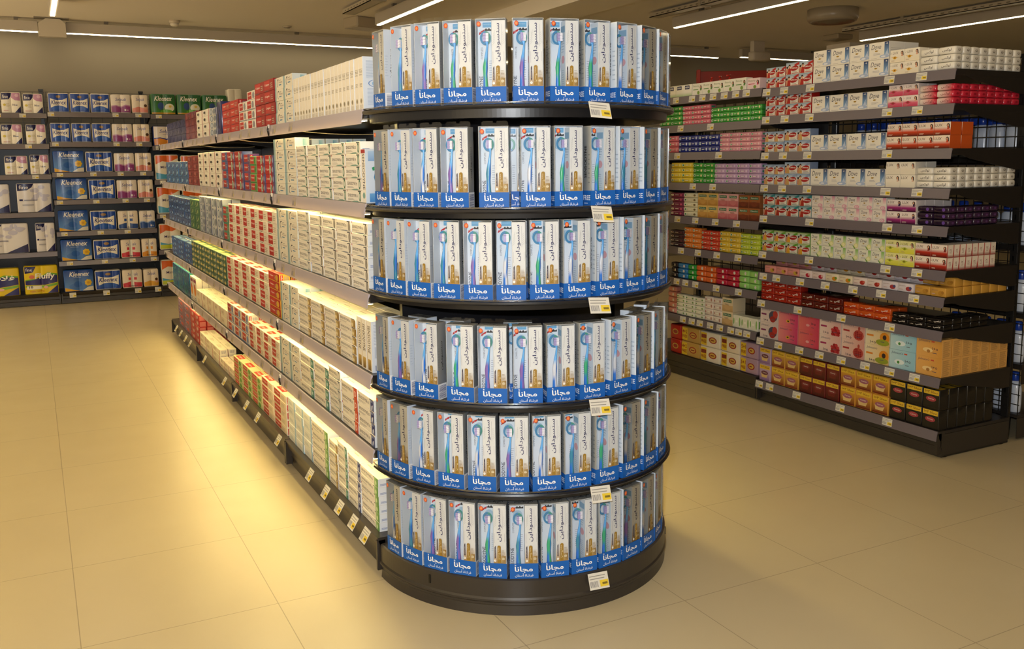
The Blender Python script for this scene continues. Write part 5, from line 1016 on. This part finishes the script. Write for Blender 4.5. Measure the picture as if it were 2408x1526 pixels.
def t_selp(a_, b2):
    def art(c):
        c.rect(.02, .03, .98, .97, '#e0d6cc'); c.text('Selpak', .24, .60, .80, .82, '#6a6a9c', bold=.012, slant=.08); c.lines(.35, .56, .72, .585, 1, b2, .6)
        c.poly([(.02, .04), (.98, .04), (.98, .36), (.75, .40), (.5, .30), (.25, .38), (.02, .36)], a_); c.poly([(.02, .34), (.25, .38), (.5, .30), (.75, .40), (.98, .36), (.98, .42), (.75, .46), (.5, .36), (.25, .43), (.02, .40)], b2); c.rect(.68, .12, .76, .22, '#e9dde0'); c.rect(.80, .12, .88, .2, b2)
    return art
def t_baby(a_, kid=True, tape=False):
    def art(c):
        c.rect(.02, .03, .98, .97, '#e6d8c6'); c.text('Selpak', .26, .62, .80, .84, '#7a78a4', bold=.012, slant=.08); c.poly([(.02, .05), (.98, .05), (.98, .28), (.7, .30), (.4, .36), (.02, .26)], a_)
        if kid: c.ell(.86, .34, .11, .13, SKIN, 12); c.ell(.84, .42, .10, .08, '#4a2e1e', 10)
        if tape: c.rect(.42, .06, .58, .96, '#dcd8ce'); c.rect(.30, .44, .42, .58, a_); c.rect(.58, .44, .72, .58, a_); c.text('Selpak', .30, .08, .76, .15, '#3a2a40', bold=.02)
    return art
def t_mim(c):
    c.rect(.02, .03, .98, .97, '#e3dccb'); c.poly([(.02, .96), (.98, .96), (.98, .86), (.6, .70), (.3, .74), (.02, .62)], '#d9662a'); c.text('Mimosa', .22, .46, .84, .56, '#3a2f5a', bold=.004); c.poly([(.02, .30), (.4, .22), (.98, .30), (.98, .05), (.02, .05)], '#4a9ac0'); c.lines(.45, .12, .85, .2, 2, '#b9d4de', .5)
def t_mim2(c):
    t_mim(c); c.poly([(.02, .05), (.98, .05), (.98, .2), (.02, .2)], '#b9c23a')
TG = {'fine': (t_fine, '#d9d3c6'), 'fine2': (t_fine2, '#d3d0d4'), 'flu': (t_fluffy('Fluffy'), '#dcbf22'), 'flua': (t_fluffy('فلافي'), '#dcbf22'), 'klx': (t_klx, '#dfd9cd'), 'klx2': (t_klx2, '#2f5aa8'), 'klxg': (t_klxg, '#2a6a2e'), 'sel': (t_selp('#8a3a7a', '#b884a8'), '#ddd3c8'), 'selb': (t_selp('#2f4f90', '#8fa3c8'), '#d8d4cc'), 'baby': (t_baby('#d9887a'), '#e3d5c2'), 'red': (t_baby('#c93a48', False, True), '#e3d5c2'), 'yel': (t_baby('#d9a03a', True), '#e3d5c2'), 'yelt': (t_baby('#d98f2e', False, True), '#e3d5c2'), 'blut': (t_baby('#2f4f90', False, True), '#dcd8d0'), 'mim': (t_mim, '#e0d8c8'), 'mim2': (t_mim2, '#e0d8c8'), 'selo': (t_selp('#d98a2a', '#2a3a8a'), '#2a3a7a')}
TD = {'fine': 'white and purple tissue pack', 'fine2': 'large floral tissue bag', 'flu': 'yellow jumbo tissue pack', 'flua': 'yellow jumbo pack with arabic name', 'klx': 'blue and white tissue pack', 'klx2': 'blue pack with yellow flower', 'klxg': 'green kitchen towel pack', 'sel': 'white pack with plum wave', 'selb': 'white pack with navy wave', 'baby': 'white pack with salmon wave', 'red': 'taped pack with red wave', 'yel': 'white pack with yellow wave', 'yelt': 'taped pack with orange wave', 'blut': 'taped pack with navy wave', 'mim': 'tall orange and blue pack', 'mim2': 'tall orange and lime pack', 'selo': 'navy and orange towel pack'}
WROW = [ # bay, shelf z, [(kind, x0, x1, height, lobes)]
 (1, ZW1[0], [('fine', -.50, -.26, .205, 2), ('fine', -.21, .02-.05, .205, 2), ('fine', .0-.02, .185-.02, .195, 2)]),
 (1, ZW1[1], [('fine', -.50, -.27, .20, 2), ('fine', -.235, -.04, .20, 2), ('fine', -.015, .17, .20, 2)]),
 (1, ZW1[2], [('fine', -.50, -.27, .20, 2), ('fine', -.225, -.015, .19, 2), ('fine', .0, .175, .20, 2)]),
 (1, ZW1[3], [('fine2', -.60, -.20, .29, 2), ('fine2', -.14, .175, .295, 2)]),
 (1, ZW1[4], [('fine2', -.52, -.06, .30, 2), ('fine2', .0, .18, .295, 2)]),
 (1, WB, [('flua', -.62, -.175, .28, 2), ('flu', -.135, .178, .29, 2)]),
 (2, ZW2[0], [('klx', .205, .40, .195, 2), ('klx', .405, .59, .195, 2), ('klx', .595, .78, .195, 2), ('sel', .785, .98, .19, 2), ('baby', .988, 1.15, .19, 2)]),
 (2, ZW2[1], [('klx', .205, .395, .195, 2), ('klx', .40, .585, .195, 2), ('klx', .59, .775, .195, 2), ('sel', .78, .98, .19, 2), ('baby', .985, 1.15, .19, 2)]),
 (2, ZW2[2], [('klx2', .21, .50, .22, 2), ('klx', .51, .77, .21, 3), ('sel', .78, .98, .195, 2), ('baby', .985, 1.15, .195, 2)]),
 (2, ZW2[3], [('klx2', .215, .51, .22, 2), ('klx', .52, .78, .205, 3), ('sel', .79, .99, .195, 2), ('baby', .995, 1.15, .195, 2)]),
 (2, ZW2[4], [('klx2', .215, .50, .215, 2), ('klx', .515, .77, .205, 3), ('blut', .78, .98, .195, 2), ('selb', .99, 1.15, .19, 2)]),
 (2, ZW2[5], [('klx2', .22, .515, .22, 2), ('klx', .525, .78, .205, 3), ('red', .79, .985, .195, 2), ('yelt', .995, 1.15, .195, 2)]),
 (2, WB, [('klx2', .225, .51, .225, 2), ('klx', .52, .775, .205, 3), ('red', .785, .985, .195, 2), ('yel', .995, 1.15, .19, 2)]),
 (3, ZW3[0], [('klxg', 1.175, 1.425, .215, 2), ('klxg', 1.435, 1.685, .215, 2), ('klxg', 1.695, 1.96, .215, 2)]),
 (3, ZW3[1], [('selo', 1.18, 1.45, .21, 2), ('selo', 1.47, 1.75, .21, 2)]),
 (3, ZW3[2], [('mim', 1.18, 1.42, .27, 2), ('mim', 1.44, 1.68, .26, 2)]),
 (3, ZW3[3], [('mim', 1.18, 1.42, .29, 2), ('mim', 1.44, 1.7, .26, 2)]),
 (3, ZW3[4], [('mim2', 1.18, 1.40, .28, 2), ('mim2', 1.42, 1.66, .28, 2)]),
 (3, WB, [('mim2', 1.18, 1.40, .28, 2), ('mim2', 1.42, 1.66, .28, 2)])]
lev = {1: ['top', 'second', 'third', 'fourth', 'fifth', 'lowest'], 2: ['top', 'second', 'third', 'fourth', 'fifth', 'sixth', 'lowest'], 3: ['top', 'second', 'third', 'fourth', 'fifth', 'lowest']}; cnt = {1: 0, 2: 0, 3: 0}
for b_, z, l in WROW:
    lv = lev[b_][cnt[b_]]; cnt[b_] += 1; seen = {}
    for k, x0, x1, hh, lb in l:
        seen[k] = seen.get(k, 0)+1; tot = sum(1 for q in l if q[0] == k)
        art, base = TG[k]; me = tissue(k, x1-x0-.006, .17, hh, base, art, lb)
        o = obj('tissue_pack', me, None, ((x0+x1)/2, YW+.02+(.014 if z == WB else 0), z+.001), R(rnd.uniform(-1.2, 1.2)))
        tag(o, TD[k]+(f', {ORD[seen[k]-1]} of {"two three four".split()[tot-2]}' if tot > 1 else '')+f', {lv} shelf, {("edge", "middle", "hidden")[b_-1]} wall bay', 'tissue', f'tissue packs on the {lv} shelf of wall bay {"abc"[b_-1]}')
e = tag(empty('header_sign', (7.36, 9.0, 0), R(-32)), 'long red header panel above the far shelving', 'header panel')
mb = MB(); mb.box(-.1, 2.2, -.02, .02, 2.16, 2.46, lin('#9c1c10'), 0, .004); mb.build('panel', ['paint'], e)
mb = MB(); mb.box(-.14, -.1, -.05, .05, 2.14, 2.48, lin('#b3291a'), 0, .004); mb.build('end_frame', ['paint'], e)
for x in (.0, 2.0):
    mb = MB(); mb.box(x-.03, x+.03, -.02, .02, 0, 2.17, lin('#1c1b1b')); mb.build('post', ['paint'], e)

me = tissue('plain', .145, .17, .285, '#ddd6c6', lambda c: c.lines(.2, .4, .8, .6, 2, '#cfc8b8', .4))
o = obj('tissue_pack', me, None, (2.045, YW+.02, ZW3[0]+.001)); tag(o, 'plain cream pack beside the green kitchen towels, top shelf, hidden wall bay', 'tissue')
